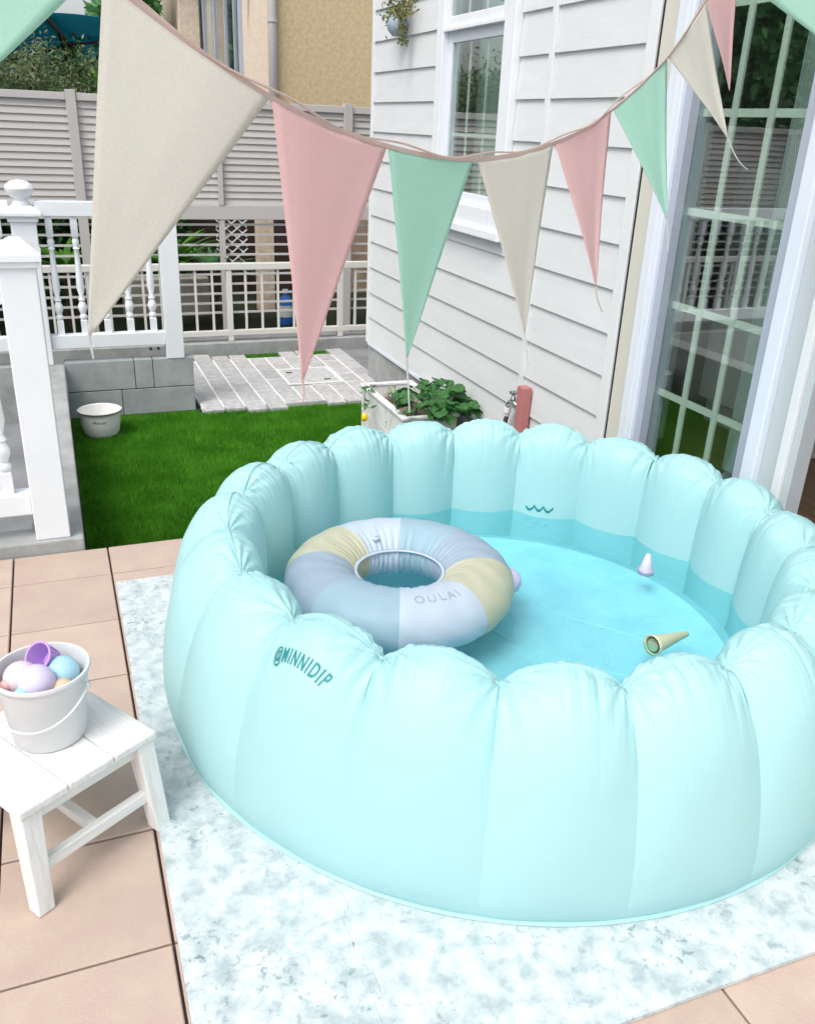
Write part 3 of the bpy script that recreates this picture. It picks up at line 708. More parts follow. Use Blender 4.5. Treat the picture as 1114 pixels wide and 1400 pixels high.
# ================================================================ PLANTS BEYOND THE FENCE
def greenery():
    def shrub(x, y, z0, rx, rz, n, m, size, label, tight=0.2, asp=0.35, name='shrub', cat='shrub', ncl=26):
        t = empty(name, label, cat, (x, y, z0 - rz))
        pts = clumps(n, (0, 0, rz), (rx, rx * 0.7, rz), ncl, tight)
        leaves('foliage', pts, size, M[m], t, up=0.5, aspect=asp)
        st = MB()
        for k in range(7):
            a = random.uniform(0, 6.28); st.tube([(0.05 * math.cos(a), 0.05 * math.sin(a), 0), (rx * 0.4 * math.cos(a), rx * 0.3 * math.sin(a), rz), (rx * 0.6 * math.cos(a), rx * 0.5 * math.sin(a), rz * 1.5)], 0.012, 5)
        st.build('stems', M['bark'], t)
        return t
    shrub(-0.15, 9.2, 1.52, 0.42, 0.50, 7000, 'leaf_olive', 0.05, 'pale olive feathery shrub at the far left above the louvred fence')
    shrub(0.28, 9.6, 1.40, 0.42, 0.46, 6000, 'leaf_olive', 0.048, 'olive green shrub above the fence just left of the parasol pole')
    shrub(0.35, 10.3, 1.30, 0.8, 0.55, 3000, 'leaf_dark', 0.10, 'dark green shrub in the shade under the teal parasol')
    shrub(0.78, 9.3, 1.42, 0.26, 0.36, 900, 'leaf_lime', 0.08, 'bright lime green shrub right of the parasol pole')
    shrub(-1.0, 9.4, 1.5, 0.7, 0.7, 2500, 'leaf_mid', 0.09, 'bushy green shrub left of the parasol outside the fence')
    # strap-leaved plants seen through the lower bars
    def strap(x, y, n, L, label, m='leaf_lime', z=-0.28, hh=0.35):
        t = empty('strap_leaf_plant', label, 'plant', (x, y, z))
        for k in range(n):
            a = random.uniform(0, 2 * PI); l = L * random.uniform(0.7, 1.1); w_ = random.uniform(0.018, 0.032)
            up = random.uniform(0.5, 1.3)
            vs = []; N = 6
            for i in range(N + 1):
                s_ = i / N
                r = l * s_ * math.cos(up * (1 - 0.75 * s_)); zz = l * (math.sin(up) * s_ - 0.42 * s_ * s_) + hh
                ww = w_ * (1 - s_ ** 2.5) + 0.002
                cx_, cy_ = r * math.cos(a), r * math.sin(a)
                vs += [(cx_ - ww * math.sin(a), cy_ + ww * math.cos(a), zz), (cx_ + ww * math.sin(a), cy_ - ww * math.cos(a), zz)]
            MB().add(vs, [(2 * i, 2 * i + 1, 2 * i + 3, 2 * i + 2) for i in range(N)]).build('leaf', M[m], t, smooth=True)
        MB().tube([(0, 0, 0), (0, 0, hh)], 0.04, 8).build('stem', M['bark'], t)
    strap(0.95, 7.75, 46, 0.62, 'bright green arching strap leaves right of the white end post behind the bars', hh=0.5)
    strap(1.30, 7.9, 34, 0.5, 'green strap leaved plant beside the tan garden wall behind the bars', 'leaf_mid', hh=0.4)
    strap(0.1, 8.0, 34, 0.5, 'green strap leaved plant showing between the white balusters', hh=0.45)
    strap(-0.5, 8.1, 30, 0.5, 'green strap leaved plant behind the bars left of the ball topped post', 'leaf_mid', hh=0.45)
    # dark hedge backing
    t = empty('hedge', 'dark shaded hedge filling the gap behind the lower fence bars', 'hedge', (-1, 9.0, -0.3))
    n = 16000
    pts = np.stack([rng.uniform(-5, 2.3, n), rng.uniform(-0.1, 0.5, n), rng.uniform(0, 1.4, n)], 1)
    leaves('foliage', pts, 0.09, M['leaf_dark'], t, aspect=0.5)
    MB().box(-5, 2.3, 0.5, 0.7, 0, 1.3).build('hedge_core', M['soil'], t)
    # trees outside the frame that the glass door mirrors
    for (x, y, h, r, lab) in ((-2.6, 9.0, 4.4, 1.7, 'large leafy tree beyond the fence, the nearer of the pair mirrored in the glass door'),
                              (-5.6, 8.6, 4.6, 2.1, 'broad leafy tree at the far left beyond the fence, mirrored in the glass door'),
                              (-5.5, 5.2, 4.0, 1.8, 'leafy tree left of the yard, mirrored in the lower glass door')):
        t = empty('tree', lab, 'tree', (x, y, -0.3))
        MB().tube([(0, 0, 0), (0.05, 0, h * 0.35), (0.0, 0.1, h * 0.6), (0.1, 0.1, h * 0.85)], 0.1, 10, rs=[0.13, 0.1, 0.07, 0.03]).build('trunk', M['bark'], t, smooth=True)
        br = MB()
        for k in range(9):
            a = k * 2.4; z = h * (0.3 + 0.05 * k); br.tube([(0.02, 0.05, z), (r * 0.35 * math.cos(a), r * 0.35 * math.sin(a), z + 0.5), (r * 0.7 * math.cos(a), r * 0.7 * math.sin(a), z + 0.8)], 0.03, 6, rs=[0.045, 0.03, 0.012])
        br.build('branches', M['bark'], t)
        leaves('crown', clumps(17000, (0, 0, h * 0.66), (r, r, h * 0.36), 70, 0.14), 0.13, M['leaf_mid'], t, aspect=0.5)
    t = empty('hedge', 'tall narrow green hedge added far behind the beige flag to darken the neighbouring window reflection', 'hedge', (1.75, 19.0, -0.3))  # added hedge, placed only to be mirrored in the panes
    leaves('foliage', clumps(9000, (0, 0, 2.2), (0.5, 1.6, 2.2), 60, 0.2), 0.22, M['leaf_mid'], t, aspect=0.5)
    MB().tube([(0, 0, 0), (0, 0, 3)], 0.15, 8).build('trunk', M['bark'], t)
    # boundary louvre fence on the left side, mirrored in the door
    f = empty('side_fence', 'grey slatted boundary fence along the left side of the yard', 'fence', (-4.2, 4.0, -0.3))
    for y in (-5.0, -2.5, 0.0, 2.5): MB().box(-0.04, 0.04, y - 0.04, y + 0.04, 0, 1.85).build('post', M['louvre'], f)
    for k in range(18):
        MB().box(-0.01, 0.01, -5.2, 3.3, 0.10 + 0.1 * k, 0.17 + 0.1 * k).build('slat', M['louvre'], f)
greenery()

# ================================================================ MAT
def foam_mat():
    X0, Y0, s_ = 0.073, 0.787, 0.3095
    nx, ny = 6, 6
    def edge(t0, t1, sgn, seed):
        """interlocking wave along an edge, list of (t, offset)"""
        out = []; N = 5; r = random.Random(seed)
        for i in range(N):
            a = t0 + (t1 - t0) * (i + 0.5) / N; d = (t1 - t0) / N
            o = 0.009 * (1 if i % 2 else -1)
            out += [(a - d * 0.36, o * 0.1), (a - d * 0.42, o * 0.75), (a - d * 0.22, o), (a + d * 0.22, o), (a + d * 0.42, o * 0.75), (a + d * 0.36, o * 0.1)]
        return out
    t = empty('foam_play_mat', 'white marbled interlocking foam mat under the inflatable pool', 'play mat', (X0, Y0, 0.002))
    g = 0.0002; th = 0.009
    for i in range(nx):
        for j in range(ny):
            x0, x1, y0, y1 = i * s_, (i + 1) * s_, j * s_, (j + 1) * s_
            poly = [(x0, y0)]
            if j > 0: poly += [(a, y0 + o + g) for a, o in edge(x0, x1, 1, 1)]
            poly.append((x1, y0))
            if i < nx - 1: poly += [(x1 + o - g, a) for a, o in edge(y0, y1, 1, 1)]
            poly.append((x1, y1))
            if j < ny - 1: poly += [(a, y1 + o - g) for a, o in reversed(edge(x0, x1, 1, 1))]
            poly.append((x0, y1))
            if i > 0: poly += [(x0 + o + g, a) for a, o in reversed(edge(y0, y1, 1, 1))]
            n = len(poly)
            vs = [(a, b, 0) for a, b in poly] + [(a, b, th) for a, b in poly]
            fs = [tuple(range(n - 1, -1, -1)), tuple(range(n, 2 * n))] + [(k, (k + 1) % n, n + (k + 1) % n, n + k) for k in range(n)]
            MB().add(vs, fs).build('mat_tile', M['marble'], t)
foam_mat()

# ================================================================ POOL
PC = np.array([1.062, 1.850]); NL = 20; PH = math.radians(6.5); MATZ = 0.012
valley = np.array([(.902, .012), (.908, .030), (.912, .07), (.906, .15), (.884, .25), (.852, .34), (.812, .40), (.778, .430), (.745, .438),
                   (.722, .425), (.706, .39), (.698, .33), (.692, .26), (.690, .18), (.690, .10), (.68, .05), (.67, .016)])
crest = np.array([(.902, .012), (.912, .030), (.922, .08), (.920, .16), (.903, .27), (.876, .37), (.835, .442), (.792, .476), (.745, .486),
                  (.712, .474), (.682, .445), (.664, .38), (.656, .29), (.652, .19), (.654, .10), (.660, .05), (.667, .016)])
def catmull(P, t):
    n = len(P) - 1; x = np.clip(t, 0, 1) * n; i = np.clip(np.floor(x).astype(int), 0, n - 1); f = (x - i)[..., None]
    p0 = P[np.maximum(i - 1, 0)]; p1 = P[i]; p2 = P[i + 1]; p3 = P[np.minimum(i + 2, n)]
    return 0.5 * (2 * p1 + (p2 - p0) * f + (2 * p0 - 5 * p1 + 4 * p2 - p3) * f ** 2 + (-p0 + 3 * p1 - 3 * p2 + p3) * f ** 3)
lobe_seed = rng.uniform(0, 6.28, (NL, 8)); lobe_h = rng.uniform(-0.006, 0.008, NL)
def surf(lobe, u, t, crease=True, off=0.0):
    """point on the pool wall: lobe index, u in [-1,1] across, t in [0,1] from outer foot over the top to inner foot"""
    u = np.asarray(u, float); t = np.asarray(t, float); u, t = np.broadcast_arrays(u, t)
    s_ = (1 - np.abs(u) ** 2.0)
    a = catmull(valley, t); b = catmull(crest, t)
    rz = a + (b - a) * s_[..., None]
    topw = np.exp(-((t - 0.5) / 0.17) ** 2)
    rz[..., 1] += lobe_h[lobe] * s_ * topw
    th = PH + (lobe + 0.5 + u * 0.5) * 2 * PI / NL
    if crease:
        dtop = np.abs(t - 0.5)
        fall = np.exp(-(dtop / 0.125) ** 2)
        sd = lobe_seed[lobe]
        wv = 0
        fan = u * (1 + 1.4 * dtop)                      # creases fan out away from the seam
        for q, (fr, am) in enumerate(((9, 0.9), (15, 0.8), (25, 0.7), (37, 0.45))):
            wv = wv + am * (np.abs(np.sin(fan * fr * 0.5 * (1 + 0.15 * math.sin(sd[q])) + sd[q])) ** 0.6 - 0.6) * (0.55 + 0.45 * np.sin(fan * 2.3 + sd[q + 4]))
        edgeb = 0.55 + 0.9 * np.abs(u) ** 2
        disp = 0.0100 * wv * fall * edgeb * (0.25 + 0.75 * np.clip(dtop / 0.03, 0, 1))
        # diagonal pulls radiating out of each valley
        for sg in (-1, 1):
            du = (1 - sg * u); rr = np.sqrt((du * 0.14) ** 2 + (dtop * 0.75) ** 2) + 1e-4
            an = np.arctan2(dtop * 0.75, du * 0.14 + 1e-5)
            disp = disp + 0.0046 * np.sin(an * 15 + sd[3] * sg) * np.exp(-(rr / 0.10) ** 2) * np.clip(rr / 0.02, 0, 1)
        # long soft dents in the panels
        disp = disp + 0.0022 * np.sin(t * 9 + sd[1]) * np.sin(u * 2.4 + sd[2]) * s_
        eps = 1e-3
        tb = np.clip(t + eps, 0, 1); ta = np.clip(t - eps, 0, 1)
        pa = catmull(valley, ta) * (1 - s_[..., None]) + catmull(crest, ta) * s_[..., None]
        pb = catmull(valley, tb) * (1 - s_[..., None]) + catmull(crest, tb) * s_[..., None]
        d = pb - pa; nrm = np.stack([-d[..., 1], d[..., 0]], -1); nrm /= np.linalg.norm(nrm, axis=-1)[..., None] + 1e-9
        nrm *= -1
        rz = rz + nrm * (disp + off)[..., None]
    x = PC[0] + rz[..., 0] * np.cos(th); y = PC[1] + rz[..., 0] * np.sin(th)
    return np.stack([x, y, rz[..., 1] + MATZ - 0.008], -1)
WATER_Z = 0.188
def pool():
    root = empty('inflatable_pool', 'pale aqua round inflatable pool with twenty scalloped air chambers holding water', 'inflatable pool', (PC[0], PC[1], 0.011))
    ro = np.array([PC[0], PC[1], 0.011])
    nu, nt_ = 84, 120
    u = np.linspace(-1, 1, nu + 1); u = np.sign(u) * (1 - (1 - np.abs(u)) ** 1.0)
    tt = np.linspace(0, 1, nt_ + 1); tt = 0.5 + 0.5 * np.sign(tt - 0.5) * (np.abs(2 * tt - 1)) ** 1.25
    U, T = np.meshgrid(u, tt, indexing='ij')
    ii, jj = np.meshgrid(np.arange(nu), np.arange(nt_), indexing='ij')
    k = ii * (nt_ + 1) + jj
    F = np.stack([k, k + 1, k + nt_ + 2, k + nt_ + 1], -1).reshape(-1, 4)
    for L in range(NL):
        P = surf(L, U, T).reshape(-1, 3) - ro
        o = npmesh('wall_panel', P, F, M['vinyl'], root, smooth=True)
    # welded seam on top: thin upright ribbon following the scallops
    V = []; 
    for L in range(NL):
        for q in np.linspace(-1, 1, 41)[:-1]:
            V.append(surf(L, q, 0.5)); 
    V = np.array(V) - ro; n = len(V)
    rib = np.concatenate([V + [0, 0, -0.003], V + [0, 0, 0.0045]], 0)
    rd = V[:, :2] / np.linalg.norm(V[:, :2], axis=1)[:, None] * 0.0012
    r2 = rib.copy(); r2[:n, :2] += rd; r2[n:, :2] += rd; r1 = rib.copy(); r1[:n, :2] -= rd; r1[n:, :2] -= rd
    A = np.concatenate([r1, r2], 0); i = np.arange(n); j = (i + 1) % n
    F2 = np.concatenate([np.stack([i, j, n + j, n + i], 1), np.stack([2 * n + i, 3 * n + i, 3 * n + j, 2 * n + j], 1), np.stack([n + i, n + j, 3 * n + j, 3 * n + i], 1)], 0)
    npmesh('top_seam', A, F2, M['vinyl'], root, smooth=False)
    MB().lathe([(.895, .0025), (.909, .0015), (.910, .003), (.909, .0045), (.90, .0075)], 160).build('bottom_seam', M['vinyl'], root, smooth=True)
    # floor with welded ring line
    MB().lathe([(.0, .088), (.3, .089), (.618, .090), (.622, .0945), (.626, .090), (.66, .086), (.685, .06), (.69, .006)], 120).build('pool_floor', M['vinyl_floor'], root, smooth=True)
    cr_ = MB()
    for (x0, y0, x1, y1, b) in ((0.05, 0.42, 0.22, -0.10, 0.05), (0.20, 0.10, 0.50, -0.22, -0.04), (-0.05, 0.10, -0.02, -0.5, 0.06), (0.30, 0.38, 0.52, 0.05, 0.03), (0.0, -0.15, 0.34, -0.42, 0.04)):
        pts = []
        for q in range(19):
            t = q / 18; x = x0 + (x1 - x0) * t; y = y0 + (y1 - y0) * t; k_ = b * math.sin(PI * t) + 0.008 * math.sin(9 * t + x0 * 20)
            d_ = math.hypot(x1 - x0, y1 - y0); pts.append((x - (y1 - y0) / d_ * k_, y + (x1 - x0) / d_ * k_, 0.0885))
        MB().tube(pts, 0.003, 6, rs=[0.0005 + 0.0032 * math.sin(PI * q / 18) for q in range(19)]).build('floor_crease', M['vinyl_floor'], root, smooth=True)
    # wave emblem printed inside the back panel
    L = 2; pts = []
    N = 60
    for q in range(N + 1):
        s_ = q / N
        pts.append((0.60 - 0.92 * s_ * 1.0, 0.792 + 0.010 * abs(math.sin(s_ * 3 * PI + 0.2))))
    A = []
    for uu, t in pts:
        a = surf(L, uu, t - 0.0032, off=0.0012); b = surf(L, uu, t + 0.0032, off=0.0012); A += [a - ro, b - ro]
    npmesh('wave_print', A, [(2 * i, 2 * i + 2, 2 * i + 3, 2 * i + 1) for i in range(N)], M['teal_ink'], root)
    # lettering
    cu = bpy.data.curves.new('lettering', 'FONT'); cu.body = '@MINNIDIP'; cu.size = 1.0; cu.space_character = 1.28; cu.offset = 0.012; cu.resolution_u = 3
    to = bpy.data.objects.new('tmp', cu); C.objects.link(to)
    dg = bpy.context.evaluated_depsgraph_get(); me = bpy.data.meshes.new_from_object(to.evaluated_get(dg)); bpy.data.objects.remove(to)
    bm = bmesh.new(); bm.from_mesh(me); bmesh.ops.triangulate(bm, faces=bm.faces); bm.to_mesh(me); bm.free()
    co = np.array([v.co[:] for v in me.vertices]); xs = co[:, 0]; w_ = xs.max(); cap = 0.70
    sx = (xs - xs.min()) / (w_ - xs.min()) * 2 - 1
    Lb = 11
    uc, uh = TXT[0], TXT[1]
    uu = uc + sx * uh
    # arch: ends hang lower on the lobe
    tt_ = TXT[2] - TXT[3] * (sx - TXT[5]) ** 2 + (co[:, 1] / cap - 0.5) * TXT[4]
    uu = uu + (co[:, 1] / cap - 0.5) * 0.10 * (sx - TXT[5])
    P = surf(Lb, uu, tt_, off=0.0022) - ro
    for i, v in enumerate(me.vertices): v.co = P[i]
    me.materials.append(M['teal_ink']); link_mesh('lettering', me, root)
    # water
    RW = []
    for L in range(NL):
        for q in np.linspace(-1, 1, 17)[:-1]:
            s_ = 1 - abs(q) ** 2.3; r = 0.692 - 0.04 * s_
            th = PH + (L + 0.5 + q * 0.5) * 2 * PI / NL; RW.append((PC[0] + r * math.cos(th), PC[1] + r * math.sin(th), WATER_Z))
    n = len(RW)
    w = MB().add(RW + [(PC[0], PC[1], WATER_Z)], [(i, (i + 1) % n, n) for i in range(n)]).build('pool_water', M['water'], None, smooth=True)
    tag(w, kind='structure')
TXT = (-0.06, 0.55, 0.372, 0.009, 0.026, -0.2)
pool()

# ================================================================ SWIM RING AND TOYS
def swim_ring():
    c = Vector((0.799, 1.990, 0.243)); R_, r_ = 0.220, 0.099
    t = empty('swim_ring', 'pastel blue lavender yellow and white striped swim ring floating in the pool', 'swim ring', c)
    th0 = math.atan2(2.411 - 1.968, 0.956 - 0.786)
    # colours run clockwise in plan from the far boundary
    cols = ['r_blue', 'r_lav', 'r_yel', 'r_white', 'r_blue', 'r_lav', 'r_yel', 'r_white']
    nseg, nu, nv = 8, 40, 64
    sds = rng.uniform(0, 6.28, (8, 4))
    def P(a, v, rr=r_):
        wv = 0.0016 * (np.abs(np.sin(a * 34)) ** 0.7 - 0.5) * np.exp(-(((v - PI) + PI) % (2 * PI) - PI) ** 2 / 0.8) \
             + 0.0028 * np.sin(a * 52 + 2 * np.sin(a * 3)) * np.clip(-np.cos(v), 0, 1) ** 1.5 \
             + 0.0012 * np.sin(a * 21 + 3 * np.sin(v * 2))
        q = rr + wv; x = (R_ + q * np.cos(v)) * np.cos(a); y = (R_ + q * np.cos(v)) * np.sin(a); z = q * np.sin(v) * 0.80
        return np.stack([x, y, z], -1)
    for s_ in range(nseg):
        a = th0 - (s_ + np.linspace(0, 1, nu + 1)) * PI / 4
        v = np.linspace(0, 2 * PI, nv + 1)
        A, V = np.meshgrid(a, v, indexing='ij')
        ii, jj = np.meshgrid(np.arange(nu), np.arange(nv), indexing='ij'); k = ii * (nv + 1) + jj
        F = np.stack([k, k + 1, k + nv + 2, k + nv + 1], -1).reshape(-1, 4)
        npmesh('ring_panel', P(A, V).reshape(-1, 3), F, M[cols[s_]], t, smooth=True)
    # inner welded seam
    pts = [(float(q[0]), float(q[1]), float(q[2])) for q in P(np.linspace(0, 2 * PI, 97), np.full(97, PI - 0.0))]
    pts = [((R_ - r_ - 0.001) * math.cos(a), (R_ - r_ - 0.001) * math.sin(a), 0.028) for a in np.linspace(0, 2 * PI, 97)]
    MB().lathe([(R_ - r_ - 0.004, 0.028), (R_ - r_ + 0.005, 0.030), (R_ - r_ + 0.005, 0.033), (R_ - r_ - 0.004, 0.0315)], 96, closed=True).build('inner_seam', M['r_white'], t, smooth=True)
    # print on the near white panel
    cu = bpy.data.curves.new('ring_print', 'FONT'); cu.body = 'OULAI'; cu.size = 1.0; cu.space_character = 1.35; cu.resolution_u = 3
    to = bpy.data.objects.new('tmp', cu); C.objects.link(to)
    dg = bpy.context.evaluated_depsgraph_get(); me = bpy.data.meshes.new_from_object(to.evaluated_get(dg)); bpy.data.objects.remove(to)
    bm = bmesh.new(); bm.from_mesh(me); bmesh.ops.triangulate(bm, faces=bm.faces); bm.to_mesh(me); bm.free()
    co = np.array([v.co[:] for v in me.vertices]); x = co[:, 0] / co[:, 0].max(); y = co[:, 1] / 0.7
    a0 = th0 - PI + 0.14; a = a0 + x * 0.50      # reads left to right along the near side
    v = PI / 2 - 0.28 + (y - 0.5) * 0.27
    Q = P(a, v, r_ + 0.0016)
    for i, vv in enumerate(me.vertices): vv.co = Q[i]
    me.materials.append(M['ring_ink']); link_mesh('lettering', me, t)
    vl = MB().lathe([(0, 0), (0.012, 0), (0.012, 0.006), (0.006, 0.008), (0.006, 0.014), (0, 0.014)], 14).build('valve', M['r_white'], t, smooth=True, sharp=40)
    vl.location = ((R_ - 0.07) * math.cos(th0 + 0.5), (R_ - 0.07) * math.sin(th0 + 0.5), r_ * 0.6)
swim_ring()
def toys():
    c = empty('toy_cone', 'small white and pink toy cone standing in the water by the far pool wall', 'toy', (1.585, 1.925, WATER_Z - 0.012))
    MB().lathe([(0.025, 0.0), (0.027, 0.003), (0.009, 0.064), (0.005, 0.068), (0.0, 0.069)], 24).build('cone_body', M['cone_white'], c, smooth=True)
    MB().lathe([(0.0255, 0.0), (0.0285, 0.0), (0.0262, 0.014), (0.0228, 0.014)], 24).build('cone_band', M['cone_pink'], c, smooth=True)
    c.scale = (0.88, 0.88, 0.95)
    d = empty('toy_cone', 'yellow beige toy cone lying on the water near the front pool wall', 'toy', (1.335, 1.550, WATER_Z + 0.004))
    k = MB().lathe([(0.020, 0.004), (0.024, 0.0), (0.024, 0.006), (0.021, 0.012), (0.006, 0.100), (0.0, 0.103)], 24).build('cone_body', M['cone_yellow'], d, smooth=True)
    k.rotation_euler = (0, math.radians(93), math.radians(12)); k.scale = (1.15, 1.15, 1.4)
    k2 = MB().lathe([(0.0, 0.016), (0.012, 0.014), (0.0195, 0.006)], 20).build('cone_shade_cap', M['cone_shade'], d, smooth=True); k2.rotation_euler = k.rotation_euler; k2.scale = (0.9, 0.9, 1.0)  # end cap coloured darker to read as a shaded opening
    b = MB().lathe([(0.0, -0.04), (0.02, -0.035), (0.035, -0.018), (0.04, 0.0), (0.036, 0.018), (0.022, 0.034), (0.0, 0.04)], 28).build('floating_ball', M['toy_lav'], None, smooth=True)
    b.location = (1.118, 1.945, WATER_Z + 0.022)
    tag(b, 'lavender ball floating right behind the swim ring', 'ball', 'plastic play balls')
toys()

# ================================================================ STOOL
SX, SY, SA = -0.040, 1.445, math.atan2(0.165, 0.259)       # front edge middle, direction
def stool():
    t = empty('stool', 'whitewashed wooden step stool with three planks holding the white bucket', 'stool', (SX, SY, 0), SA)
    Wd, Dp, H = 0.308, 0.30, 0.242
    # planks run front to back
    for i in range(3):
        x0 = -Wd / 2 + Wd * i / 3 + 0.0008; x1 = -Wd / 2 + Wd * (i + 1) / 3 - 0.0008
        MB().box(x0, x1, 0.0, Dp, H - 0.019, H + random.uniform(-0.0005, 0.0005)).build('seat_plank', M['stool'], t, bevel=0.004)
    # aprons
    MB().box(-Wd / 2 + 0.045, Wd / 2 - 0.045, 0.018, 0.034, H - 0.052, H - 0.0195).build('apron', M['stool_x'], t, bevel=0.002)
    MB().box(-Wd / 2 + 0.045, Wd / 2 - 0.045, Dp - 0.034, Dp - 0.018, H - 0.052, H - 0.0195).build('apron', M['stool_x'], t, bevel=0.002)
    for sx in (-1, 1):
        x = sx * (Wd / 2 - 0.026)
        MB().box(x - 0.008, x + 0.008, 0.045, Dp - 0.045, H - 0.052, H - 0.0196).build('apron', M['stool'], t, bevel=0.002)
    for sx in (-1, 1):
        for sy in (0, 1):
            xt = sx * (Wd / 2 - 0.026); yt = 0.026 if sy == 0 else Dp - 0.026
            xb = sx * (Wd / 2 - 0.014); yb = 0.0 if sy == 0 else Dp - 0.008
            w0, w1 = 0.021, 0.0175
            vs = []
            for (cx_, cy_, z, w_) in ((xb, yb, 0, w1), (xt, yt, H - 0.0197, w0)):
                vs += [(cx_ - w_, cy_ - w_, z), (cx_ + w_, cy_ - w_, z), (cx_ + w_, cy_ + w_, z), (cx_ - w_, cy_ + w_, z)]
            MB().add(vs, [(3, 2, 1, 0), (4, 5, 6, 7), (0, 1, 5, 4), (1, 2, 6, 5), (2, 3, 7, 6), (3, 0, 4, 7)]).build('leg', M['stool_leg'], t, bevel=0.0035)
    zs = 0.088
    for y in (0.014, Dp - 0.022):
        MB().box(-Wd / 2 + 0.036, Wd / 2 - 0.036, y - 0.009, y + 0.009, zs - 0.013, zs + 0.013).build('stretcher', M['stool_x'], t, bevel=0.002)
    MB().box(-0.011, 0.011, 0.0235, Dp - 0.0315, zs - 0.011, zs + 0.011).build('stretcher', M['stool'], t, bevel=0.002)
stool()
def bucket():
    bc = Vector((-0.112, 1.588, 0.243))
    t = empty('bucket', 'white plastic bucket with a thin handle full of pastel balls on the stool', 'bucket', bc)
    prof = [(0.0, 0.0), (0.066, 0.0), (0.070, 0.004), (0.0855, 0.135), (0.087, 0.138), (0.0875, 0.146), (0.091, 0.149), (0.0925, 0.154), (0.0905, 0.1585), (0.086, 0.158), (0.0835, 0.150),
            (0.068, 0.006), (0.0, 0.005)]
    MB().lathe(prof, 64).build('bucket_body', M['bucket'], t, smooth=True, sharp=60)
    pts = []
    for k in range(25):
        a = PI * k / 24
        # handle folded down against the front side
        x = 0.0935 * math.cos(a); y = -0.0935 * math.sin(a); z = 0.128 - 0.062 * math.sin(a)
        q = Vector((x, y * 0.97, z)); q.rotate(Euler((0, 0, math.radians(-28)))); pts.append(q)
    MB().tube(pts, 0.0026, 8).build('bucket_handle', M['bucket'], t, smooth=True)
    for e in (pts[0], pts[-1]):
        MB().lathe([(0, -0.005), (0.005, -0.004), (0.005, 0.004), (0, 0.005)], 12, tuple(e)).build('handle_lug', M['bucket'], t, smooth=True)
    sph = MB(); N = 12
    prof = [(0.034 * math.sin(PI * k / N), -0.034 * math.cos(PI * k / N)) for k in range(N + 1)]
    prof[0] = (0.0004, prof[0][1]); prof[-1] = (0.0004, prof[-1][1])
    seamed = []
    for k, (r, z) in enumerate(prof): seamed.append((r, z))
    base = bc
    defs = [((0.036, 0.012, 0.130), 'toy_blue', 'light blue plastic ball at the right inside the bucket', 1.0),
            ((-0.010, -0.028, 0.142), 'toy_lav', 'pale lavender plastic ball at the front of the bucket', 1.06),
            ((-0.038, 0.006, 0.136), 'toy_pink', 'pale pink plastic ball behind the lavender one in the bucket', 1.0),
            ((0.034, -0.036, 0.118), 'toy_orange', 'pale orange ball low between the blue and lavender balls', 0.75),
            ((-0.036, -0.054, 0.134), 'toy_mint', 'mint ball peeking out at the front left rim of the bucket', 0.5),
            ((-0.064, -0.010, 0.134), 'toy_red', 'coral ball at the left edge inside the bucket', 0.4),
            ((0.0, 0.01, 0.062), 'toy_blue', 'deep blue ball half hidden under the others in the bucket middle', 1.0)]
    for p, m, lab, s_ in defs:
        b = MB().lathe(seamed, 32).build('play_ball', M[m], None, smooth=True)
        b.location = base + Vector(p); b.scale = (s_, s_, s_); b.rotation_euler = (random.uniform(0, 3), random.uniform(0, 3), 0)
        tag(b, lab, 'ball', 'plastic play balls')
    cup = empty('toy_cup', 'purple ribbed toy cup tilted at the back of the bucket', 'cup', base + Vector((0.010, 0.040, 0.150)))
    cup.rotation_euler = (math.radians(30), math.radians(-42), 0)
    prof = [(0.0, -0.018), (0.021, -0.018), (0.028, 0.022), (0.031, 0.0225), (0.031, 0.026), (0.027, 0.026), (0.0195, -0.015), (0.0, -0.015)]
    MB().lathe(prof, 40).build('cup_body', M['toy_purple'], cup, smooth=True, sharp=40)
    rb = MB()
    for k in range(18):
        a = 2 * PI * k / 18; rb.bar((0.0215 * math.cos(a), 0.0215 * math.sin(a), -0.016), (0.0285 * math.cos(a), 0.0285 * math.sin(a), 0.021), 0.0015)
    rb.build('cup_ribs', M['toy_purple'], cup)
bucket()

# ================================================================ BOWL
def bowl():
    t = empty('enamel_bowl', 'white enamel bowl with a dark rim standing on the turf by the block wall', 'bowl', (0.150, 5.01, -0.282))
    prof = [(0.0, 0.0), (0.075, 0.0), (0.088, 0.008), (0.098, 0.03), (0.108, 0.085), (0.112, 0.148), (0.121, 0.152), (0.121, 0.154), (0.110, 0.151), (0.105, 0.09), (0.094, 0.035), (0.083, 0.012), (0, 0.006)]
    MB().lathe(prof, 64).build('bowl_body', M['enamel'], t, smooth=True, sharp=60)
    MB().lathe([(0.1205, 0.150), (0.1235, 0.150), (0.1245, 0.1535), (0.1235, 0.1565), (0.1205, 0.1565)], 64, closed=True).build('bowl_rim', M['enamel_rim'], t, smooth=True)
    cu = bpy.data.curves.new('bowl_print', 'FONT'); cu.body = '\u2022Rincer'; cu.size = 1.0; cu.resolution_u = 2
    to = bpy.data.objects.new('tmp', cu); C.objects.link(to)
    dg = bpy.context.evaluated_depsgraph_get(); me = bpy.data.meshes.new_from_object(to.evaluated_get(dg)); bpy.data.objects.remove(to)
    bm = bmesh.new(); bm.from_mesh(me); bmesh.ops.triangulate(bm, faces=bm.faces); bm.to_mesh(me); bm.free()
    w_ = max(v.co.x for v in me.vertices)
    for v in me.vertices:
        x = v.co.x / w_; z = 0.098 + v.co.y * 0.026
        a = -PI / 2 - 0.46 + 0.72 * x; r = 0.1088 + (z - 0.085) / 0.063 * 0.004 + 0.0008
        v.co = (r * math.cos(a), r * math.sin(a), z)
    me.materials.append(M['ink']); link_mesh('lettering', me, t)
bowl()

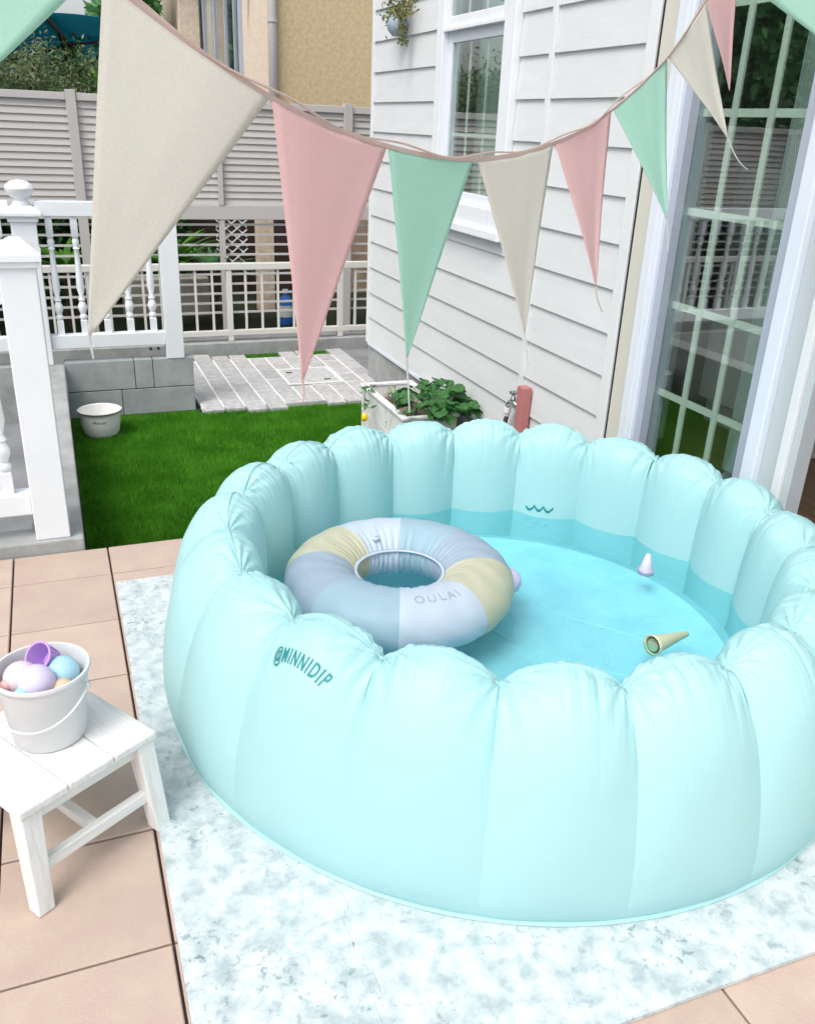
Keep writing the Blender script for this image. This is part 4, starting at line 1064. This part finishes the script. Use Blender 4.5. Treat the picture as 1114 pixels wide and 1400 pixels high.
# ================================================================ PLANTER, TAP, POST, HANGING POT
def planter():
    x0, x1, y0, y1, zb, zt = 1.625, 1.935, 4.08, 4.77, -0.28, -0.02
    o = (x0, y0, zb)
    t = empty('planter_box', 'white wooden trough planter against the house wall behind the pool', 'planter', o)
    def pb(mb, name, m, **k):
        mb.v = [(a - o[0], b - o[1], c - o[2]) for a, b, c in mb.v]; return mb.build(name, m, t, **k)
    w_ = 0.022
    for i in range(2):
        z0 = zb + 0.13 * i + 0.001; z1 = z0 + 0.127
        pb(MB().box(x0, x0 + w_, y0, y1, z0, z1), 'side_board', M['planter'], bevel=0.002)
        pb(MB().box(x1 - w_, x1, y0, y1, z0, z1), 'side_board', M['planter'], bevel=0.002)
        pb(MB().box(x0 + w_ + .0005, x1 - w_ - .0005, y0, y0 + w_, z0, z1), 'end_board', M['planter'], bevel=0.002)
        pb(MB().box(x0 + w_ + .0005, x1 - w_ - .0005, y1 - w_, y1, z0, z1), 'end_board', M['planter'], bevel=0.002)
    for xa, xb in ((x0 - 0.01, x0 + w_ + 0.008), (x1 - w_ - 0.008, x1 + 0.01)):
        pb(MB().box(xa, xb, y0 - 0.01, y1 + 0.01, zt, zt + 0.014), 'rim_board', M['planter'], bevel=0.002)
    for ya, yb in ((y0 - 0.0095, y0 + w_ + 0.006), (y1 - w_ - 0.006, y1 + 0.0095)):
        pb(MB().box(x0 + w_ + 0.009, x1 - w_ - 0.009, ya, yb, zt, zt + 0.0138), 'rim_board', M['planter'], bevel=0.002)
    pb(MB().box(x0 + w_ + 0.001, x1 - w_ - 0.001, y0 + w_ + 0.001, y1 - w_ - 0.001, zb, zt - 0.07), 'potting_soil', mat('potting_soil', (0.26, 0.19, 0.17), 0.95, var=0.5, vscale=40, bump=1, bscale=120))
    # broad leaved crop at the near end
    def bigleaf_plant(cx_, cy_, cz, n, rad, L, label, m, name='leafy_plant'):
        g = empty(name, label, 'plant', (cx_, cy_, cz))
        me = None; shapes = []
        for q in range(3):
            vs = []; fs = []; N = 8; K = 5
            for i in range(N + 1):
                s_ = i / N; w2 = 0.5 * math.sin(PI * min(1, s_ * 0.92 + 0.08)) ** 0.75
                for k in range(K):
                    v = (k / (K - 1)) * 2 - 1
                    jag = 1 + 0.09 * (1 if i % 2 else -1) * (abs(v) > 0.9)
                    vs.append((s_, v * w2 * jag, 0.10 * math.sin(PI * s_) + 0.12 * abs(v) - 0.25 * s_ * s_ + 0.025 * math.sin(9 * s_ + 4 * v + q)))
            for i in range(N):
                for k in range(K - 1): fs.append((i * K + k, i * K + k + 1, (i + 1) * K + k + 1, (i + 1) * K + k))
            ob = MB().add(vs, fs).build('leaf', M[m], None, smooth=True); shapes.append(ob.data); bpy.data.objects.remove(ob)
        st = MB()
        for k in range(n):
            a = random.uniform(0, 2 * PI); r = rad * math.sqrt(random.uniform(0.02, 1)); h = random.uniform(0.02, 0.11) * (1.2 - r / rad * 0.6)
            p = Vector((r * math.cos(a), r * math.sin(a) * 1.25, h))
            b = link_mesh('leaf', shapes[k % 3], g, p); s_ = L * random.uniform(0.7, 1.2); b.scale = (s_, s_, s_)
            b.rotation_euler = (random.uniform(-0.4, 0.4), random.uniform(-0.5, 0.35), a + random.uniform(-0.6, 0.6))
            st.tube([(0.2 * p.x, 0.2 * p.y, -0.06), (0.6 * p.x, 0.6 * p.y, h * 0.5), p], 0.0022, 5)
        st.build('stems', M['leaf_mid'], g)
    bigleaf_plant(1.845, 4.12, 0.02, 85, 0.19, 0.08, 'dense dark green leafy plant in the near end of the planter', 'leaf_deep')
    bigleaf_plant(1.80, 4.38, -0.07, 9, 0.06, 0.05, 'single small green seedling in the middle of the planter', 'leaf_mid', 'seedling')
    bigleaf_plant(1.77, 4.60, -0.09, 8, 0.05, 0.04, 'sparse pale seedling at the far end of the planter', 'leaf_olive', 'seedling')
    # yellow tomato stem at the left side
    g = empty('tomato_plant', 'thin straggly plant with one yellow fruit leaning over the left side of the planter', 'plant', (1.66, 4.62, -0.08))
    MB().tube([(0, 0, 0), (-0.03, -0.02, 0.09), (-0.08, -0.06, 0.12), (-0.11, -0.12, 0.06), (-0.12, -0.15, 0.0)], 0.003, 6).build('stem', M['leaf_olive'], g, smooth=True)
    fr = MB().lathe([(0.0, -0.028), (0.013, -0.024), (0.019, -0.008), (0.016, 0.01), (0.008, 0.02), (0.0, 0.022)], 18).build('fruit', M['yellow_fruit'], g, smooth=True)
    fr.location = (-0.12, -0.155, -0.03)
    pts = np.array([(-0.03, -0.02, 0.09), (-0.06, -0.04, 0.11), (-0.09, -0.08, 0.10), (-0.11, -0.12, 0.05), (-0.12, -0.14, 0.02), (0, 0, 0.05), (-0.10, -0.16, 0.01)])
    leaves('foliage', np.repeat(pts, 4, 0) + rng.normal(size=(28, 3)) * 0.008, 0.05, M['leaf_mid'], g, aspect=0.35)
    # small dark leaf against the planter side
    lf = leaves('fallen_leaf', np.array([(1.615, 4.33, -0.10)]), 0.06, M['leaf_dark'], None)
    tag(lf, 'dark leaf hanging against the left board of the planter', 'leaf')
planter()

def tap():
    p = MB().box(1.952, 2.0, 3.43, 3.485, -0.28, 0.315).build('tap_post', M['red_post'], None, bevel=0.004, off=(1.975, 3.457, -0.28))
    tag(p, 'faded red standpipe post against the white siding behind the pool', 'post')
    t = empty('garden_tap', 'chrome garden tap with a white hose joint on the red post', 'tap', (1.965, 3.487, 0.215))
    MB().tube([(0, 0, 0), (0, 0.045, 0.0), (-0.004, 0.075, -0.004), (-0.006, 0.088, -0.03)], 0.012, 12).build('spout', M['chrome'], t, smooth=True)
    MB().lathe([(0, 0), (0.014, 0), (0.016, 0.012), (0.010, 0.02), (0.010, 0.035), (0, 0.037)], 16, (0, 0.048, 0.01)).build('valve_body', M['chrome'], t, smooth=True, sharp=50)
    h = MB()
    for k in range(4):
        a = k * PI / 2 + 0.4; h.tube([(0, 0.048, 0.052), (0.024 * math.cos(a), 0.048 + 0.024 * math.sin(a), 0.054)], 0.006, 8, rs=[0.005, 0.008])
    h.lathe([(0, 0.044), (0.012, 0.044), (0.012, 0.058), (0, 0.060)], 12, (0, 0.048, 0))
    h.build('handle', M['chrome'], t, smooth=True, sharp=60)
    MB().lathe([(0.0, -0.075), (0.013, -0.075), (0.015, -0.06), (0.019, -0.058), (0.019, -0.034), (0.0, -0.033)], 18, (-0.006, 0.088, 0)).build('hose_joint', M['white_plastic'], t, smooth=True, sharp=40)
    hs_ = MB().tube([(1.959, 3.575, 0.138), (1.955, 3.582, 0.09), (1.94, 3.60, 0.02), (1.93, 3.62, -0.12), (1.93, 3.6, -0.27)], 0.011, 10).build('hose', M['dark_wood'], None, smooth=True)
    tag(hs_, 'short brown hose hanging from the garden tap', 'hose')
tap()

def hanging_pot():
    c = Vector((1.955, 5.24, 1.915))
    t = empty('hanging_pot', 'frosted blue glass pot fixed high on the white house wall', 'plant pot', c)
    MB().lathe([(0.0, -0.055), (0.03, -0.052), (0.055, -0.025), (0.060, 0.005), (0.050, 0.035), (0.040, 0.045), (0.036, 0.042), (0.046, 0.03), (0.055, 0.003), (0.03, -0.045), (0, -0.048)], 32).build('pot_body', M['glassware'], t, smooth=True)
    MB().tube([(0.05, 0, 0.03), (0.062, 0, 0.06), (0.062, 0, 0.16)], 0.003, 6).build('bracket', M['dark_wood'], t)
    p = empty('trailing_plant', 'dry trailing plant with small pink flowers spilling from the hanging pot', 'plant', c + Vector((0, 0, 0.03)))
    pts = clumps(330, (-0.0, 0.0, 0.05), (0.05, 0.17, 0.075), 22, 0.3)
    tr = []
    for k in range(150):
        s_ = random.random(); tr.append((-0.02 + random.gauss(0, 0.01), -0.10 - 0.05 * s_ + random.gauss(0, 0.012), 0.03 - 0.17 * s_))
    leaves('foliage', np.concatenate([pts, tr]), 0.030, M['leaf_dry'], p, aspect=0.4)
    st = MB()
    for k in range(14):
        a = random.uniform(-1, 1); st.tube([(0, 0, -0.02), (0, a * 0.07, 0.07), (-0.01, a * 0.17, 0.06 - 0.05 * abs(a))], 0.0018, 5)
    st.build('stems', M['leaf_dry'], p)
    for q in range(9):
        fl = MB().lathe([(0.0, 0.0), (0.008, 0.003), (0.010, 0.008), (0.0, 0.004)], 8).build('flower', M['pink_flower'], p); fl.location = (random.uniform(-0.05, 0.0), random.uniform(-0.15, 0.15), random.uniform(0.05, 0.14))
hanging_pot()

# ================================================================ BUNTING
PEN = (Vector((-0.131, 0.027, -0.029)), Vector((-0.004, -0.188, 0.0)), Vector((-0.025, -0.162, -0.161)))
def bunting():
    N = [Vector(a) for a in ((-0.105, 1.150, 1.68), (0.084, 1.128, 1.532), (0.258, 1.112, 1.425), (0.446, 1.223, 1.374), (0.651, 1.367, 1.356), (0.875, 1.512, 1.382),
                             (1.105, 1.686, 1.448), (1.346, 1.857, 1.567), (1.545, 2.010, 1.707), (1.735, 2.135, 1.86))]
    t = empty('bunting', 'linen pennant bunting in beige pink and mint strung from upper left to the house', 'bunting', N[4])
    o = N[4]
    # string as twisted flat tape, sampled with Catmull-Rom
    def cr(i, f):
        p0 = N[max(i - 1, 0)]; p1 = N[i]; p2 = N[i + 1]; p3 = N[min(i + 2, len(N) - 1)]
        return 0.5 * (2 * p1 + (p2 - p0) * f + (2 * p0 - 5 * p1 + 4 * p2 - p3) * f * f + (3 * p1 - p0 - 3 * p2 + p3) * f ** 3)
    pts = []
    for i in range(len(N) - 1):
        for k in range(16): pts.append(cr(i, k / 16))
    pts.append(N[-1]); pts = [Vector((-0.62, 1.26, 2.12)), Vector((-0.35, 1.19, 1.88))] + pts + [Vector((1.90, 2.22, 2.02)), Vector((1.99, 2.27, 2.12))]
    vs = []; fs = []; n = len(pts)
    for i, p in enumerate(pts):
        d = (pts[min(i + 1, n - 1)] - pts[max(i - 1, 0)]).normalized(); up = Vector((0, 0, 1)); up = (up - d * up.dot(d)).normalized()
        sd_ = d.cross(up); a = 0.9 * math.sin(i * 0.07 + 0.5) * (0.4)
        w_ = 0.0032
        u_ = up * math.cos(a) + sd_ * math.sin(a)
        th = u_.cross(d) * 0.0011
        for q in (p + u_ * w_ - th, p + u_ * w_ + th, p - u_ * w_ + th, p - u_ * w_ - th): vs.append(q - o)
    for i in range(n - 1):
        for k in range(4): fs.append((4 * i + k, 4 * i + (k + 1) % 4, 4 * i + 4 + (k + 1) % 4, 4 * i + 4 + k))
    MB().add(vs, fs).build('tape', M['tape'], t)
    # loose second strand of tape
    vs = []; fs = []
    pts2 = [p + Vector((0, 0, 0.005 + 0.004 * math.sin(i * 0.39))) + Vector((0.003, -0.003, 0)) * math.sin(i * 0.23) for i, p in enumerate(pts)]
    MB().tube([p - o for p in pts2], 0.0016, 6).build('cord', M['tape'], t, smooth=True)
    def flag(a, b, tip, tail, m, label, curl=0.02, sway=0.0, inset=(0.02, 0.02), tw=0.0, fi=None):
        """a,b: param positions on the string; tip: where the cloth runs out; tail: thread end"""
        a = Vector(a); b = Vector(b); tip = Vector(tip)
        mid = (a + b) / 2; nrm = (b - a).cross(tip - mid).normalized()
        NU, NV = 16, 40; vs = []; fs = []
        for j in range(NV + 1):
            v = j / NV
            for i in range(NU + 1):
                uu = i / NU
                if fi is not None: top = cr(fi, inset[0] + (1 - inset[0] - inset[1]) * uu) - Vector((0, 0, 0.003))
                else: top = a.lerp(b, uu)
                wv = (1 - v) ** 0.97
                c0 = mid.lerp(tip, v)
                p = c0 + (top - mid) * wv
                # drape
                off = 0.6 * curl * math.sin(PI * (uu - 0.5) * 1.2 + 0.7) * v * wv * 0.9 + 0.10 * curl * math.sin(5 * uu + 6 * v) * v * wv + sway * math.sin(PI * v) * 1.0
                off += curl * 0.02 * math.sin(17 * uu + 3 * v) * (1 - v)
                vs.append(p + nrm * off - o)
        for j in range(NV):
            for i in range(NU): k = j * (NU + 1) + i; fs.append((k, k + 1, k + NU + 2, k + NU + 1))
        f = MB().add(vs, fs).build('flag', M[m], t, smooth=True); f['label'] = label
        s_ = f.modifiers.new('cloth_thickness', 'SOLIDIFY'); s_.thickness = 0.0012
        # hem along both sides
        for sgn in (0, 1):
            e = [Vector(vs[j * (NU + 1) + (NU if sgn else 0)]) for j in range(NV + 1)]
            MB().tube(e, 0.0011, 5).build('hem', M[m], f, smooth=True)
        if tail:
            tl = [Vector(q) - o for q in tail]; e0 = tip - o
            P_ = [e0.lerp(mid - o, 0.03)] + [e0] + tl
            q = []
            for i in range(len(P_) - 1):
                for k in range(6):
                    f_ = k / 6; p0 = P_[max(i - 1, 0)]; p1 = P_[i]; p2 = P_[i + 1]; p3 = P_[min(i + 2, len(P_) - 1)]
                    q.append(0.5 * (2 * p1 + (p2 - p0) * f_ + (2 * p0 - 5 * p1 + 4 * p2 - p3) * f_ * f_ + (3 * p1 - p0 - 3 * p2 + p3) * f_ ** 3))
            q.append(P_[-1]); nq = len(q)
            MB().tube(q, 0.002, 6, rs=[0.0021 - 0.0011 * i / nq for i in range(nq)]).build('tail_thread', M['thread'] if m != 'cloth_pink' else M['tape'], f, smooth=True)
    flag(N[1], N[2], (0.028, 1.026, 1.172), [(0.029, 1.020, 1.160), (0.030, 1.016, 1.148)], 'cloth_beige', 'largest beige flag at the left', 0.02, fi=1, inset=(0.0, 0.01))
    flag(N[2], N[3], (0.279, 1.053, 1.099), [(0.279, 1.048, 1.085), (0.277, 1.043, 1.072)], 'cloth_pink', 'large pink flag left of centre', 0.018, fi=2, inset=(0.02, 0.01))
    flag(N[3], N[4], (0.475, 1.190, 1.083), [(0.476, 1.182, 1.045), (0.475, 1.170, 1.005)], 'cloth_mint', 'mint flag hanging straight in the centre', 0.018, fi=3, inset=(0.02, 0.04))
    flag(N[4], N[5], (0.742, 1.317, 1.083), [(0.742, 1.305, 1.055), (0.742, 1.293, 1.031)], 'cloth_beige', 'beige flag in front of the siding', 0.02, fi=4, inset=(0.03, 0.02))
    flag(N[5], N[6], (0.975, 1.469, 1.130), [(0.972, 1.455, 1.110), (0.982, 1.447, 1.086)], 'cloth_pink', 'pink flag narrowed by the wind', 0.03, fi=5, inset=(0.03, 0.03))
    flag(N[6], N[7], (1.243, 1.635, 1.239), [(1.241, 1.62, 1.205), (1.238, 1.607, 1.174)], 'cloth_mint', 'mint flag beside the door frame', 0.03, fi=6, inset=(0.03, 0.02))
    flag(N[7], N[8], (1.505, 1.800, 1.405), [(1.515, 1.782, 1.375), (1.530, 1.770, 1.352), (1.549, 1.762, 1.338)], 'cloth_beige', 'beige flag blown right across the glass door', 0.03, fi=7, inset=(0.02, 0.0))
    flag(N[8], N[9], (1.640, 1.985, 1.515), None, 'cloth_pink', 'pink flag folded behind the last beige one', 0.03, fi=8, inset=(0.0, 0.2))
    flag(N[0], N[1], (-0.085, 1.050, 1.395), None, 'cloth_mint', 'mint flag cut by the upper left corner', 0.015, fi=0, inset=(0.0, 0.05))
    # neighbouring pennant of the second string, upper right corner
    t2 = empty('bunting', 'mint pennant of a second bunting string showing only in the upper right corner', 'bunting', (1.66, 1.80, 1.74))
    vs = []; fs = []; NV = 16
    A, B, T = Vector((-0.06, -0.01, -0.04)), Vector((0.10, -0.07, 0.05)), Vector((0.10, -0.05, -0.25))
    A, B, T = PEN
    for j in range(NV + 1):
        v = j / NV
        for i in range(9):
            p = A.lerp(B, i / 8); c0 = (A + B) / 2; vs.append(c0.lerp(T, v) + (p - c0) * (1 - v))
    for j in range(NV):
        for i in range(8): k = j * 9 + i; fs.append((k, k + 1, k + 10, k + 9))
    f = MB().add(vs, fs).build('flag', M['cloth_mint'], t2, smooth=True); s_ = f.modifiers.new('cloth_thickness', 'SOLIDIFY'); s_.thickness = 0.0012
    MB().tube([(-0.5, 0.12, -0.02), A, (A + B) / 2 + Vector((0, 0, -0.004)), B, (0.33, 0.3, 0.4)], 0.0025, 6).build('tape', M['tape'], t2, smooth=True)
bunting()
